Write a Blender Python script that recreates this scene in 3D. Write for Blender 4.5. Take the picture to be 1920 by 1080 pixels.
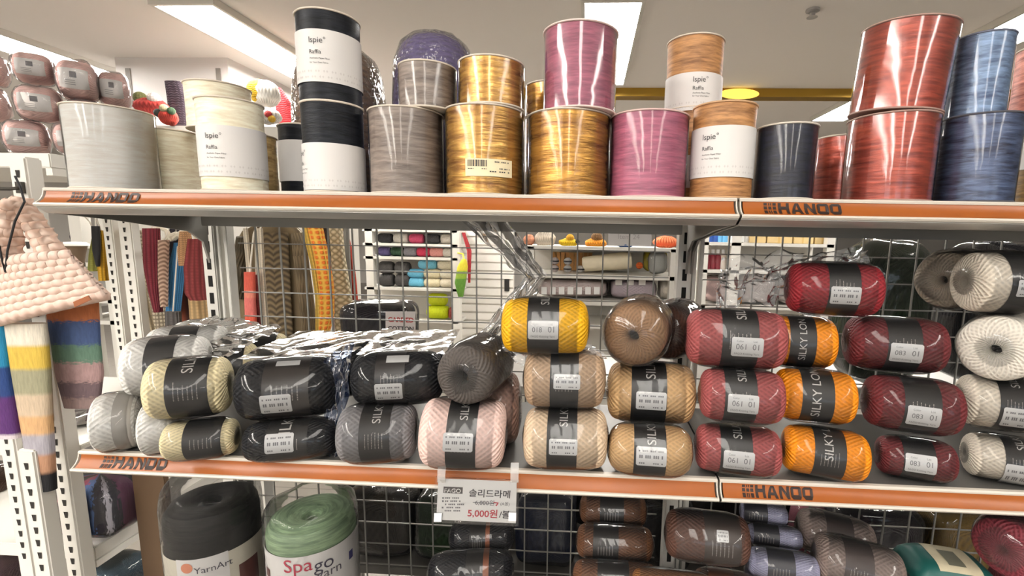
import bpy, bmesh, math, random
from mathutils import Vector, Matrix, Euler, noise
PI = math.pi
SC = bpy.context.scene
COL = SC.collection
for o in list(bpy.data.objects):
    bpy.data.objects.remove(o)

# ------------------------------------------------------------------ camera
F_PX, PX0, PY0 = 880.0, 1057.77, 563.66          # focal length and principal point in the 1920x1080 frame
K = .604                                         # metres of depth per unit of the depth numbers used below
CAM = Vector((0.71891, -0.5986, -0.04749))        # relative to the front left corner of the top shelf
YAW, PITCH, ROLL = -0.049284, 0.141831, -0.019238
ZS = 1.5                                         # height of the top shelf over the floor
_cy, _sy, _cp, _sp = math.cos(YAW), math.sin(YAW), math.cos(PITCH), math.sin(PITCH)
_f = Vector((_sy*_cp, _cy*_cp, -_sp)); _r0 = Vector((_cy, -_sy, 0)); _d0 = Vector((-_sy*_sp, -_cy*_sp, -_cp))
_c, _s = math.cos(ROLL), math.sin(ROLL)
_r = _c*_r0 + _s*_d0; _d = -_s*_r0 + _c*_d0
cam = bpy.data.cameras.new('camera'); camo = bpy.data.objects.new('camera', cam); COL.objects.link(camo)
cam.sensor_fit = 'HORIZONTAL'; cam.sensor_width = 36; cam.lens = F_PX/1920*36
cam.shift_y = (PY0-540)/1920; cam.shift_x = -(PX0-960)/1920; cam.clip_start = 0.05; cam.clip_end = 80
m = Matrix.Identity(4)
for i in range(3):
    m[i][0] = _r[i]; m[i][1] = -_d[i]; m[i][2] = -_f[i]
m.translation = CAM + Vector((0, 0, ZS))
camo.matrix_world = m
SC.camera = camo

# ------------------------------------------------------------------ world, exposure
SC.view_settings.view_transform = 'Standard'
SC.view_settings.look = 'None'
SC.view_settings.gamma = 1
SC.view_settings.use_curve_mapping = False
SC.view_settings.exposure = 0.12
SC.cycles.transparent_max_bounces = 24
SC.cycles.max_bounces = 7
SC.cycles.diffuse_bounces = 4
SC.cycles.glossy_bounces = 3
SC.cycles.sample_clamp_indirect = 4
SC.cycles.caustics_reflective = False
SC.cycles.caustics_refractive = False
W = bpy.data.worlds.new('world'); SC.world = W; W.use_nodes = True
W.node_tree.nodes['Background'].inputs[0].default_value = (0.80, 0.90, 1.0, 1)
W.node_tree.nodes['Background'].inputs[1].default_value = 1.8
LAMP = 17.0                                        # strength of the ceiling tubes over the front aisle
LAMP_BACK = 44.0                                   # and over the brighter shop floor behind

# ------------------------------------------------------------------ pixel -> place
def ray(x, y):
    return _r*((x-PX0)/F_PX) + _d*((y-PY0)/F_PX) + _f
def P(x, y, Y):
    v = ray(x, y); t = (Y-CAM.y)/v.y
    p = CAM + v*t; p.z += ZS
    return p
def PZ(x, y, Z):
    v = ray(x, y); t = (Z-ZS-CAM.z)/v.z
    p = CAM + v*t; p.z += ZS
    return p
def PX(x, y, X):
    v = ray(x, y); t = (X-CAM.x)/v.x
    p = CAM + v*t; p.z += ZS
    return p

def PROJ(p):
    """place -> pixel of the photograph"""
    v = Vector(p)-CAM; v.z -= ZS; d = v.dot(_f)
    return PX0+F_PX*v.dot(_r)/d, PY0+F_PX*v.dot(_d)/d
def hit_cyl(x, y, c, R, axis):
    """where the line of sight of pixel (x, y) meets a cylinder (axis 0 = x, 2 = z)"""
    i, j = ((1, 2) if axis == 0 else (0, 1))
    o = CAM+Vector((0, 0, ZS)); d = ray(x, y)
    ox, oy, dx, dy = o[i]-c[i], o[j]-c[j], d[i], d[j]
    A = dx*dx+dy*dy; B = ox*dx+oy*dy; D = B*B-A*(ox*ox+oy*oy-R*R)
    t = (-B-math.sqrt(max(0, D)))/A
    return o+d*t
def fit_round(x0, x1, ym, ytop, Yc):
    """centre x, radius and top height of an upright round thing from its left, right and top pixels"""
    a, b = P(x0, ym, Yc), P(x1, ym, Yc); xc = (a.x+b.x)/2; R = (b.x-a.x)/2*.9; k = (b.x-a.x)/(x1-x0)
    z = P((x0+x1)/2, ytop, Yc-R).z
    for _ in range(14):
        ps = [PROJ((xc+R*math.cos(t*PI/60), Yc+R*math.sin(t*PI/60), P((x0+x1)/2, ym, Yc-R).z)) for t in range(120)]
        l, r = min(p[0] for p in ps), max(p[0] for p in ps)
        R *= ((x1-x0)/(r-l))**.8; xc += ((x0+x1)/2-(l+r)/2)*k*.8
        tp = min(PROJ((xc+R*math.cos(t*PI/60), Yc+R*math.sin(t*PI/60), z))[1] for t in range(120))
        z += (tp-ytop)*k*.8
    return xc, R, z
# ------------------------------------------------------------------ objects
def tag(o, label=None, cat=None, group=None, kind=None):
    if label: o['label'] = label
    if cat: o['category'] = cat
    if group: o['group'] = group
    if kind: o['kind'] = kind
    return o
def thing(name, label, cat, loc=(0, 0, 0), rot=(0, 0, 0), group=None):
    o = bpy.data.objects.new(name, None); COL.objects.link(o)
    o.empty_display_size = .02
    o.location = loc; o.rotation_euler = rot
    return tag(o, label, cat, group)
def copy_tree(o, parent=None):
    c = o.copy(); COL.objects.link(c); c.parent = parent
    for ch in o.children: copy_tree(ch, c)
    return c

class MB:
    def __init__(s): s.v = []; s.f = []; s.uv = []
    def add(s, vs, fs, uvs=None):
        b = len(s.v); s.v += [Vector(v) for v in vs]
        for i, f in enumerate(fs):
            s.f.append([b+k for k in f]); s.uv.append(uvs[i] if uvs else [(0, 0)]*len(f))
        return s
    def box(s, c, d, M=None):
        c = Vector(c); h = Vector(d)/2
        vs = [Vector((x*h.x, y*h.y, z*h.z)) for x in (-1, 1) for y in (-1, 1) for z in (-1, 1)]
        vs = [(M @ v if M else v)+c for v in vs]
        return s.add(vs, [(0, 1, 3, 2), (4, 6, 7, 5), (0, 4, 5, 1), (2, 3, 7, 6), (0, 2, 6, 4), (1, 5, 7, 3)])
    def box2(s, a, b):
        a = Vector(a); b = Vector(b)
        return s.box((a+b)/2, [abs(x) for x in (b-a)])
    def lathe(s, prof, n=32, M=None, cap=False, warp=None):
        k = len(prof); vs = []; fs = []; us = []
        d = 0; acc = [0]
        for i in range(1, k):
            d += math.hypot(prof[i][0]-prof[i-1][0], prof[i][1]-prof[i-1][1]); acc.append(d)
        for i, (r, z) in enumerate(prof):
            for j in range(n):
                a = 2*PI*j/n
                p = Vector((r*math.cos(a), r*math.sin(a), z))
                if warp: p = warp(p, a, i)
                vs.append(M @ p if M else p)
        for i in range(k-1):
            for j in range(n):
                j2 = (j+1) % n
                fs.append((i*n+j, i*n+j2, (i+1)*n+j2, (i+1)*n+j))
                us.append([(j/n, acc[i]), ((j+1)/n, acc[i]), ((j+1)/n, acc[i+1]), (j/n, acc[i+1])])
        if cap:
            fs.append(tuple(reversed(range(n)))); us.append([(0, 0)]*n)
            fs.append(tuple((k-1)*n+j for j in range(n))); us.append([(0, 0)]*n)
        return s.add(vs, fs, us)
    def tube(s, path, r, n=8, closed=False):
        path = [Vector(p) for p in path]; k = len(path); vs = []; fs = []
        up = Vector((0.13, 0.31, 0.94))
        for i, p in enumerate(path):
            a = path[i-1] if i > 0 or closed else p
            b = path[(i+1) % k] if i < k-1 or closed else p
            t = (b-a).normalized(); x = t.cross(up)
            if x.length < 1e-4: x = t.cross(Vector((1, 0, 0)))
            x.normalize(); y = t.cross(x)
            rr = r[i] if isinstance(r, (list, tuple)) else r
            for j in range(n):
                q = 2*PI*j/n; vs.append(p + x*(rr*math.cos(q)) + y*(rr*math.sin(q)))
        for i in range(k if closed else k-1):
            i2 = (i+1) % k
            for j in range(n):
                j2 = (j+1) % n
                fs.append((i*n+j, i*n+j2, i2*n+j2, i2*n+j))
        if not closed:
            fs.append(tuple(reversed(range(n)))); fs.append(tuple((k-1)*n+j for j in range(n)))
        return s.add(vs, fs, [[(j/n, i/8) for j in range(len(f))] for i, f in enumerate(fs)])
    def sheet(s, fn, nu, nv, th=0.0, su=1.0, sv=1.0):
        g = [[Vector(fn(i/nu, j/nv)) for i in range(nu+1)] for j in range(nv+1)]
        def nrm(i, j):
            a = g[j][min(i+1, nu)]-g[j][max(i-1, 0)]; b = g[min(j+1, nv)][i]-g[max(j-1, 0)][i]
            q = a.cross(b)
            return q.normalized() if q.length > 1e-12 else Vector((0, -1, 0))
        w = nu+1; vs = []
        sides = (0,) if th == 0 else (-.5, .5)
        for sd in sides:
            for j in range(nv+1):
                for i in range(nu+1):
                    vs.append(g[j][i] + nrm(i, j)*(sd*th))
        fs = []; us = []
        N = w*(nv+1)
        for q in range(len(sides)):
            for j in range(nv):
                for i in range(nu):
                    f = [q*N+j*w+i, q*N+j*w+i+1, q*N+(j+1)*w+i+1, q*N+(j+1)*w+i]
                    u = [(i/nu*su, j/nv*sv), ((i+1)/nu*su, j/nv*sv), ((i+1)/nu*su, (j+1)/nv*sv), (i/nu*su, (j+1)/nv*sv)]
                    if q: f.reverse(); u.reverse()
                    fs.append(f); us.append(u)
        if th:
            ring = [(i, 0) for i in range(nu)] + [(nu, j) for j in range(nv)] + [(i, nv) for i in range(nu, 0, -1)] + [(0, j) for j in range(nv, 0, -1)]
            for k in range(len(ring)):
                (i, j), (i2, j2) = ring[k], ring[(k+1) % len(ring)]
                fs.append([j*w+i, N+j*w+i, N+j2*w+i2, j2*w+i2])
                us.append([(i/nu*su, j/nv*sv)]*4)
        return s.add(vs, fs, us)
    def prism(s, pts, a, b):
        """outline pts (x,z) extruded along y from a to b"""
        n = len(pts)
        vs = [(x, a, z) for x, z in pts] + [(x, b, z) for x, z in pts]
        fs = [tuple(range(n)), tuple(reversed(range(n, 2*n)))]
        for i in range(n):
            j = (i+1) % n; fs.append((i, n+i, n+j, j))
        return s.add(vs, fs)
    def build(s, name, mat, parent=None, smooth=False, bevel=0, M=None):
        me = bpy.data.meshes.new(name)
        me.from_pydata([tuple(M @ v if M else v) for v in s.v], [], s.f)
        ul = me.uv_layers.new(name='UVMap')
        flat = []
        for u in s.uv:
            for q in u: flat += [q[0], q[1]]
        if len(flat) == len(ul.data)*2: ul.data.foreach_set('uv', flat)
        if bevel:
            bm = bmesh.new(); bm.from_mesh(me)
            bmesh.ops.bevel(bm, geom=[e for e in bm.edges if e.is_manifold and e.calc_face_angle(0) > .5], offset=bevel, segments=2, affect='EDGES', clamp_overlap=True)
            bm.to_mesh(me); bm.free()
        me.materials.append(mat)
        if smooth:
            me.polygons.foreach_set('use_smooth', [True]*len(me.polygons))
            try: me.set_sharp_from_angle(angle=.7 if smooth is True else smooth)
            except Exception: pass
        me.update()
        o = bpy.data.objects.new(name, me); COL.objects.link(o)
        if parent: o.parent = parent
        return o

# ------------------------------------------------------------------ lettering
_txt = {}
def text_polys(body, bold=0.0):
    """unit-height lettering: list of verts (x,y) and faces"""
    k = (body, bold)
    if k not in _txt:
        c = bpy.data.curves.new('lettering', 'FONT'); c.body = body; c.size = 1; c.resolution_u = 3
        if bold: c.offset = bold
        o = bpy.data.objects.new('lettering', c); COL.objects.link(o)
        me = bpy.data.meshes.new_from_object(o.evaluated_get(bpy.context.evaluated_depsgraph_get()))
        bpy.data.objects.remove(o)
        _txt[k] = ([(v.co.x, v.co.y) for v in me.vertices], [tuple(p.vertices) for p in me.polygons])
        bpy.data.meshes.remove(me)
    return _txt[k]
def add_text(mb, body, place, size=None, width=None, bold=0.0, center=False):
    """place(tx,ty)->Vector; size = cap height scale, or scaled to a width"""
    vs, fs = text_polys(body, bold)
    if not vs: return mb
    x0 = min(v[0] for v in vs); x1 = max(v[0] for v in vs)
    k = size if size else width/(x1-x0)
    kx = width/(x1-x0) if width else k
    off = -(x1-x0)*kx/2 if center else 0
    mb.add([place((v[0]-x0)*kx+off, v[1]*k) for v in vs], fs)
    return mb

# ------------------------------------------------------------------ materials
def lin(c):
    if isinstance(c, str):
        c = [int(c[i:i+2], 16) for i in (0, 2, 4)]
    return tuple(((x/255)/12.92 if x/255 <= .04045 else ((x/255+.055)/1.055)**2.4) for x in c) + (1,)
_mats = {}
def _new(key):
    m = bpy.data.materials.new(key); m.use_nodes = True
    nt = m.node_tree; b = nt.nodes['Principled BSDF']
    return m, nt, nt.nodes, nt.links, b
def _math(nt, op, a, b=None, c=None):
    n = nt.nodes.new('ShaderNodeMath'); n.operation = op
    for i, v in enumerate((a, b, c)):
        if v is None: continue
        if isinstance(v, (int, float)): n.inputs[i].default_value = v
        else: nt.links.new(v, n.inputs[i])
    return n.outputs[0]
def _mix(nt, fac, a, b):
    n = nt.nodes.new('ShaderNodeMix'); n.data_type = 'RGBA'
    for i, v in ((0, fac), (6, a), (7, b)):
        if isinstance(v, (int, float, tuple)): n.inputs[i].default_value = v
        else: nt.links.new(v, n.inputs[i])
    return n.outputs[2]
def _noise(nt, vec, scale, detail=3, rough=.5, dist=0):
    n = nt.nodes.new('ShaderNodeTexNoise'); n.inputs['Scale'].default_value = scale
    n.inputs['Detail'].default_value = detail; n.inputs['Roughness'].default_value = rough
    n.inputs['Distortion'].default_value = dist
    if vec is not None: nt.links.new(vec, n.inputs['Vector'])
    return n.outputs['Fac']
def _map(nt, vec, scale):
    n = nt.nodes.new('ShaderNodeMapping'); n.inputs['Scale'].default_value = scale
    nt.links.new(vec, n.inputs['Vector']); return n.outputs[0]
def _bump(nt, h, strength, dist, b):
    n = nt.nodes.new('ShaderNodeBump'); n.inputs['Strength'].default_value = strength; n.inputs['Distance'].default_value = dist
    nt.links.new(h, n.inputs['Height']); nt.links.new(n.outputs[0], b.inputs['Normal'])
def shade(c, k):
    return tuple(min(1, x*k) for x in c[:3]) + (1,)
def solid(c, rough=.5, metal=0, spec=.5, mottled=0):
    k = ('solid', str(c), rough, metal, spec, mottled)
    if k in _mats: return _mats[k]
    m, nt, N, L, b = _new('surface')
    b.inputs['Base Color'].default_value = lin(c); b.inputs['Roughness'].default_value = rough
    b.inputs['Metallic'].default_value = metal; b.inputs['Specular IOR Level'].default_value = spec
    if mottled:
        tc = N.new('ShaderNodeTexCoord'); f = _noise(nt, tc.outputs['Object'], mottled, 4)
        L.new(_mix(nt, f, shade(lin(c), .78), shade(lin(c), 1.15)), b.inputs['Base Color'])
    _mats[k] = m; return m
def raffia(c, c2=None, rough=.42, contrast=1.0, coat=0.0, metal=0.0):
    """paper raffia wound round a spool: long thin streaks round the body"""
    k = ('raffia', c, c2, rough, contrast, coat, metal)
    if k in _mats: return _mats[k]
    m, nt, N, L, b = _new('raffia_yarn')
    uv = N.new('ShaderNodeTexCoord').outputs['UV']
    g = N.new('ShaderNodeNewGeometry'); oi = N.new('ShaderNodeObjectInfo')
    ad = N.new('ShaderNodeVectorMath'); ad.operation = 'ADD'; L.new(uv, ad.inputs[0])
    cb = N.new('ShaderNodeCombineXYZ'); L.new(oi.outputs['Random'], cb.inputs[1]); L.new(oi.outputs['Random'], cb.inputs[2]); L.new(cb.outputs[0], ad.inputs[1])
    v = ad.outputs[0]
    n1 = _noise(nt, _map(nt, v, (9, 260, 1)), 1.0, 4, .6, .25)
    n2 = _noise(nt, _map(nt, v, (5, 90, 1)), 1.0, 3, .55, .3)
    h = _math(nt, 'ADD', _math(nt, 'MULTIPLY', n1, .6), _math(nt, 'MULTIPLY', n2, .4))
    rp = N.new('ShaderNodeMapRange'); rp.inputs['From Min'].default_value = .36; rp.inputs['From Max'].default_value = .62
    L.new(h, rp.inputs['Value'])
    a = lin(c); d = lin(c2) if c2 else shade(a, 1-.5*contrast)
    L.new(_mix(nt, rp.outputs[0], d, shade(a, 1+.22*contrast)), b.inputs['Base Color'])
    b.inputs['Roughness'].default_value = rough; b.inputs['Sheen Weight'].default_value = .12; b.inputs['Sheen Tint'].default_value = a
    b.inputs['Metallic'].default_value = metal; b.inputs['Coat Weight'].default_value = coat; b.inputs['Coat Roughness'].default_value = .12
    b.inputs['Specular IOR Level'].default_value = .2 if max(a[:3]) < .04 else .5
    _bump(nt, h, .8, .0013, b)
    _mats[k] = m; return m
def cross(c, rough=.62, freq=115, k1=34, contrast=.55):
    """thread wound criss-cross round a ball"""
    k = ('cross', c, rough, freq, k1, contrast)
    if k in _mats: return _mats[k]
    m, nt, N, L, b = _new('ball_yarn')
    uv = N.new('ShaderNodeTexCoord').outputs['UV']
    sp = N.new('ShaderNodeSeparateXYZ'); L.new(uv, sp.inputs[0])
    nz = _noise(nt, _map(nt, uv, (6, 30, 1)), 1, 2)
    j = _math(nt, 'MULTIPLY', nz, 1.1)
    A = _math(nt, 'MULTIPLY', sp.outputs[0], k1*2*PI); B = _math(nt, 'MULTIPLY', sp.outputs[1], freq*2*PI)
    s1 = _math(nt, 'SINE', _math(nt, 'ADD', _math(nt, 'ADD', A, B), j))
    s2 = _math(nt, 'SINE', _math(nt, 'ADD', _math(nt, 'SUBTRACT', A, B), j))
    sel = _noise(nt, _map(nt, uv, (7, 22, 1)), 1, 1)
    pick = N.new('ShaderNodeMapRange'); pick.inputs['From Min'].default_value = .46; pick.inputs['From Max'].default_value = .54; L.new(sel, pick.inputs['Value'])
    mixn = N.new('ShaderNodeMix'); L.new(pick.outputs[0], mixn.inputs[0]); L.new(s1, mixn.inputs[2]); L.new(s2, mixn.inputs[3])
    h1 = _math(nt, 'MULTIPLY_ADD', mixn.outputs[0], .5, .5)
    h2 = _math(nt, 'MULTIPLY_ADD', _math(nt, 'MAXIMUM', s1, s2), .5, .5)
    h = _math(nt, 'ADD', _math(nt, 'MULTIPLY', h1, .6), _math(nt, 'MULTIPLY', h2, .4))
    fine = _noise(nt, _map(nt, uv, (120, 900, 1)), 1, 2)
    a = lin(c)
    cc = _mix(nt, _math(nt, 'POWER', h, .6), shade(a, 1-contrast), shade(a, 1.08))  # grooves between threads darkened: their occlusion is put into the colour
    L.new(_mix(nt, _math(nt, 'MULTIPLY', fine, .3), cc, shade(a, .7)), b.inputs['Base Color'])
    b.inputs['Roughness'].default_value = rough; b.inputs['Sheen Weight'].default_value = .25; b.inputs['Sheen Tint'].default_value = a; b.inputs['Specular IOR Level'].default_value = .2 if max(a[:3]) < .04 else .35
    _bump(nt, _math(nt, 'ADD', h, _math(nt, 'MULTIPLY', fine, .25)), .8, .0016, b)
    _mats[k] = m; return m
def knit(c, c2=None, su=40, sv=40, kind='rib', rough=.85, contrast=.5):
    """knitted cloth on UV: rib = columns, row = chunky rows, cable = chevrons, net = holes of the second colour"""
    k = ('knit', c, c2, su, sv, kind, contrast)
    if k in _mats: return _mats[k]
    m, nt, N, L, b = _new('knit_'+kind)
    uv = N.new('ShaderNodeTexCoord').outputs['UV']
    sp = N.new('ShaderNodeSeparateXYZ'); L.new(uv, sp.inputs[0]); u, v = sp.outputs[0], sp.outputs[1]
    U = _math(nt, 'MULTIPLY', u, su*2*PI); V = _math(nt, 'MULTIPLY', v, sv*2*PI)
    if kind == 'rib':
        h = _math(nt, 'MULTIPLY_ADD', _math(nt, 'SINE', U), .5, .5)
        h = _math(nt, 'MULTIPLY', h, _math(nt, 'MULTIPLY_ADD', _math(nt, 'SINE', V), .15, .85))
    elif kind == 'row':
        w = _math(nt, 'ADD', V, _math(nt, 'MULTIPLY', _math(nt, 'SINE', U), .9))
        h = _math(nt, 'MULTIPLY_ADD', _math(nt, 'SINE', w), .5, .5)
        h = _math(nt, 'MULTIPLY', h, _math(nt, 'MULTIPLY_ADD', _math(nt, 'SINE', U), .3, .7))
    elif kind == 'cable':
        w = _math(nt, 'ADD', V, _math(nt, 'MULTIPLY', _math(nt, 'ABSOLUTE', _math(nt, 'SINE', _math(nt, 'MULTIPLY', U, .5))), 4.0))
        h = _math(nt, 'MULTIPLY_ADD', _math(nt, 'SINE', w), .5, .5)
    elif kind == 'diamond':
        h = _math(nt, 'MULTIPLY', _math(nt, 'ABSOLUTE', _math(nt, 'SINE', _math(nt, 'ADD', U, V))), _math(nt, 'ABSOLUTE', _math(nt, 'SINE', _math(nt, 'SUBTRACT', U, V))))
    else:
        h = _math(nt, 'MULTIPLY', _math(nt, 'MULTIPLY_ADD', _math(nt, 'SINE', U), .5, .5), _math(nt, 'MULTIPLY_ADD', _math(nt, 'SINE', V), .5, .5))
        h = _math(nt, 'MULTIPLY', h, 2.0)
        h = _math(nt, 'MINIMUM', h, 1.0)
    a = lin(c); d = lin(c2) if c2 else shade(a, 1-contrast)
    f = _noise(nt, _map(nt, uv, (su*2.3, sv*2.3, 1)), 1, 2)
    cc = _mix(nt, h, d, shade(a, 1.05))
    L.new(_mix(nt, _math(nt, 'MULTIPLY', f, .3), cc, shade(a, .65)), b.inputs['Base Color'])
    b.inputs['Roughness'].default_value = rough; b.inputs['Sheen Weight'].default_value = .3; b.inputs['Sheen Tint'].default_value = a
    _bump(nt, h, .8, .004, b)
    _mats[k] = m; return m
def stripes(stops, axis=1, noise_amt=.02, fine=True, rough=.85):
    """stops = [(pos, colour)...] constant bands along uv"""
    k = ('stripes', str(stops), axis, noise_amt)
    if k in _mats: return _mats[k]
    m, nt, N, L, b = _new('striped_knit')
    uv = N.new('ShaderNodeTexCoord').outputs['UV']
    sp = N.new('ShaderNodeSeparateXYZ'); L.new(uv, sp.inputs[0])
    n = _noise(nt, _map(nt, uv, (30, 60, 1)), 1, 3)
    t = _math(nt, 'ADD', _math(nt, 'PINGPONG', sp.outputs[axis], 1.0), _math(nt, 'MULTIPLY', _math(nt, 'SUBTRACT', n, .5), noise_amt))
    r = N.new('ShaderNodeValToRGB'); r.color_ramp.interpolation = 'LINEAR'
    cr = r.color_ramp
    e = []
    for i, (p, c) in enumerate(stops):
        e.append((p+.012 if i else 0, c))
        e.append(((stops[i+1][0]-.012) if i+1 < len(stops) else 1, c))
    while len(cr.elements) < len(e): cr.elements.new(.5)
    for el, (p, c) in zip(cr.elements, e): el.position = p
    for el, (p, c) in zip(cr.elements, e): el.color = lin(c)
    L.new(t, r.inputs[0])
    f = _noise(nt, _map(nt, uv, (60, 14, 1)), 1, 3)
    cm = N.new('ShaderNodeMix'); cm.data_type = 'RGBA'; cm.blend_type = 'MULTIPLY'; cm.inputs[0].default_value = .6
    L.new(r.outputs[0], cm.inputs[6])
    rm = N.new('ShaderNodeMapRange'); rm.inputs['From Min'].default_value = .3; rm.inputs['From Max'].default_value = .7; rm.inputs['To Min'].default_value = .6; rm.inputs['To Max'].default_value = 1.0
    L.new(f, rm.inputs[0]); L.new(rm.outputs[0], cm.inputs[7])
    L.new(cm.outputs[2], b.inputs['Base Color']); b.inputs['Roughness'].default_value = rough
    _bump(nt, f, .5, .002, b)
    _mats[k] = m; return m
def film(scale=45, bump=.6, haze=.05, gain=1.5, tint=(1, 1, 1, 1), key='film', hc=(.85, .85, .85, 1)):
    """clear crinkled wrapping film"""
    k = (key, scale, bump, haze, gain, tint, hc)
    if k in _mats: return _mats[k]
    m, nt, N, L, b = _new('clear_film')
    N.remove(b); out = N['Material Output']
    tc = N.new('ShaderNodeTexCoord')
    n1 = _noise(nt, tc.outputs['Object'], scale, 2, .5, 1.2)
    bp = N.new('ShaderNodeBump'); bp.inputs['Strength'].default_value = bump; bp.inputs['Distance'].default_value = .004
    L.new(n1, bp.inputs['Height'])
    tr = N.new('ShaderNodeBsdfTransparent'); tr.inputs[0].default_value = tint
    gl = N.new('ShaderNodeBsdfGlossy'); gl.inputs['Roughness'].default_value = .09; L.new(bp.outputs[0], gl.inputs['Normal'])
    df = N.new('ShaderNodeBsdfDiffuse'); df.inputs[0].default_value = hc
    fr = N.new('ShaderNodeFresnel'); fr.inputs['IOR'].default_value = 1.42; L.new(bp.outputs[0], fr.inputs['Normal'])
    m1 = N.new('ShaderNodeMixShader'); m1.inputs[0].default_value = haze; L.new(tr.outputs[0], m1.inputs[1]); L.new(df.outputs[0], m1.inputs[2])
    m2 = N.new('ShaderNodeMixShader'); f2 = _math(nt, 'MULTIPLY', fr.outputs[0], gain)
    L.new(_math(nt, 'MINIMUM', f2, .9), m2.inputs[0]); L.new(m1.outputs[0], m2.inputs[1]); L.new(gl.outputs[0], m2.inputs[2])
    L.new(m2.outputs[0], out.inputs[0])
    _mats[k] = m; return m
def emit(c, s):
    k = ('emit', str(c), s)
    if k in _mats: return _mats[k]
    m, nt, N, L, b = _new('lamp_or_glow')
    b.inputs['Base Color'].default_value = lin(c); b.inputs['Emission Color'].default_value = lin(c); b.inputs['Emission Strength'].default_value = s
    _mats[k] = m; return m
WHITE_METAL = solid('DDDAD2', .4)
GREY_METAL = solid('8A8883', .42, .35)
GAL = solid('B9B7B2', .35, .5)
BLACK_PAPER = solid('1B1A1A', .38)
PAPER = solid('DEDBD8', .55)
STICKER = solid('D6D6D6', .4)
INK = solid('3A3A3C', .7)
INKW = solid('C9C7C3', .6)
FILM = film(16, .28, .010, .9)
FILM_SMOOTH = film(14, .10, .008, 1.05, key='smooth_film')
FILM_TIGHT = film(9, .30, .008, 2.6, key='tight_film')
FILM_BAG = film(16, .5, .022, 1.05, key='bag_film')
# ================================================================== the room
CEIL = 2.5
def struct(name, mb, mat, parent=None, **kw):
    o = mb.build(name, mat, parent, **kw)
    if parent is None: o['kind'] = 'structure'
    return o
def tile_mat(c):
    m, nt, N, L, b = _new('floor_tile')
    tc = N.new('ShaderNodeTexCoord'); br = N.new('ShaderNodeTexBrick')
    br.inputs['Color1'].default_value = lin(c); br.inputs['Color2'].default_value = shade(lin(c), .93); br.inputs['Mortar'].default_value = shade(lin(c), .6)
    br.inputs['Scale'].default_value = 1; br.inputs['Brick Width'].default_value = .6; br.inputs['Row Height'].default_value = .6; br.inputs['Mortar Size'].default_value = .004
    br.offset = 0
    L.new(tc.outputs['Object'], br.inputs[0]); L.new(br.outputs[0], b.inputs['Base Color']); b.inputs['Roughness'].default_value = .35
    return m
wallm = solid('E2DED8', .8, mottled=.6)
struct('floor', MB().box2((-8, -7, -.1), (11, 12, 0)), tile_mat('918B83'))
struct('ceiling', MB().box2((-8, -7, CEIL), (11, 12, CEIL+.1)), solid('EDE8E3', .9))
struct('wall_left', MB().box2((-8.1, -7, 0), (-8, 12, CEIL)), wallm)
struct('wall_back', MB().box2((-8, 12, 0), (11, 12.1, CEIL)), wallm)
struct('wall_right', MB().box2((11, -7, 0), (11.1, 12, CEIL)), wallm)
# shop front behind the aisle: three tall window openings let the daylight in
fw = MB()
fw.box2((-8, -7.1, 2.3), (11, -7, CEIL)).box2((-8, -7.1, 0), (11, -7, .95))
edges = [-8, -3.4, -1.4, .4, 2.2, 3.4, 5.6, 11]
for i in range(0, 8, 2): fw.box2((edges[i], -7.1, .95), (edges[i+1], -7, 2.3))
struct('wall_front', fw, wallm)
for i in range(1, 6, 2):
    w_ = MB(); x0, x1 = edges[i], edges[i+1]
    for a, b in (((x0, .95), (x0+.05, 2.3)), ((x1-.05, .95), (x1, 2.3)), ((x0+.05, .95), (x1-.05, 1.0)), ((x0+.05, 2.25), (x1-.05, 2.3))):
        w_.box2((a[0], -7.08, a[1]), (b[0], -7.02, b[1]))
    struct('window_%d' % (i//2+1), w_, GREY_METAL)
    pl_ = bpy.data.lights.new('daylight', 'AREA'); pl_.shape = 'RECTANGLE'; pl_.size = x1-x0; pl_.size_y = 1.35; pl_.cycles.is_portal = True
    po = bpy.data.objects.new('daylight', pl_); COL.objects.link(po); po.location = ((x0+x1)/2, -7.11, 1.625); po.rotation_euler = (PI/2, 0, 0)
# gold band: the edge of a shallow drop across the ceiling far back
YB = PZ(1300, 165, CEIL).y; print('YB', YB); bnd = MB()
zt = P(1300, 165, YB).z; zb = P(1300, 181, YB).z
bnd.box2((-.2, YB, zb), (9.5, YB+.10, CEIL))
struct('trim_1', bnd, solid('A8842E', .3, .5))

# ceiling lamps in three rows, running on behind the camera
def lamp_row(x, w, y0s, ln, lab, rz=0.0, s=LAMP_BACK):
    n = 0
    for y0 in y0s:
        t = thing('ceiling_light', lab[n] if n < len(lab) else lab[-1], 'light', (x, y0, CEIL), (0, 0, rz), 'long ceiling lights')
        MB().box2((-w/2, 0, -.03), (w/2, ln, -.022)).build('diffuser', emit('FFFAF3', s), t)
        h = MB(); h.box2((-w/2-.018, -.018, -.034), (-w/2-.001, ln+.018, -.001)).box2((w/2+.001, -.018, -.034), (w/2+.018, ln+.018, -.001))
        h.box2((-w/2-.001, -.018, -.034), (w/2+.001, -.001, -.001)).box2((-w/2-.001, ln+.001, -.034), (w/2+.001, ln+.018, -.001))
        h.build('housing', WHITE_METAL, t)
        n += 1
lamp_row(-1.19, .28, (1.66,), 5.0, ['long ceiling light running back at upper left, beside the black spools'])
lamp_row(.80, .25, (1.65,), 1.15, ['ceiling light behind the tall pink spool'])
lamp_row(2.77, .26, (1.66,), 2.12, ['long ceiling light behind the red and blue spools on the right'])
lamp_row(-2.66, .28, (1.66,), 5.0, ['long ceiling light over the pink bagged balls at far left'])
for q, xx in enumerate((-1.19, .80, 2.77)):
    lamp_row(xx, .30, (-6.5,), 6.0, [['ceiling light over the aisle in front, left row', 'ceiling light over the aisle in front, middle row', 'ceiling light over the aisle in front, right row'][q]], s=LAMP*(1.8, .6, 1.05)[q])
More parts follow.
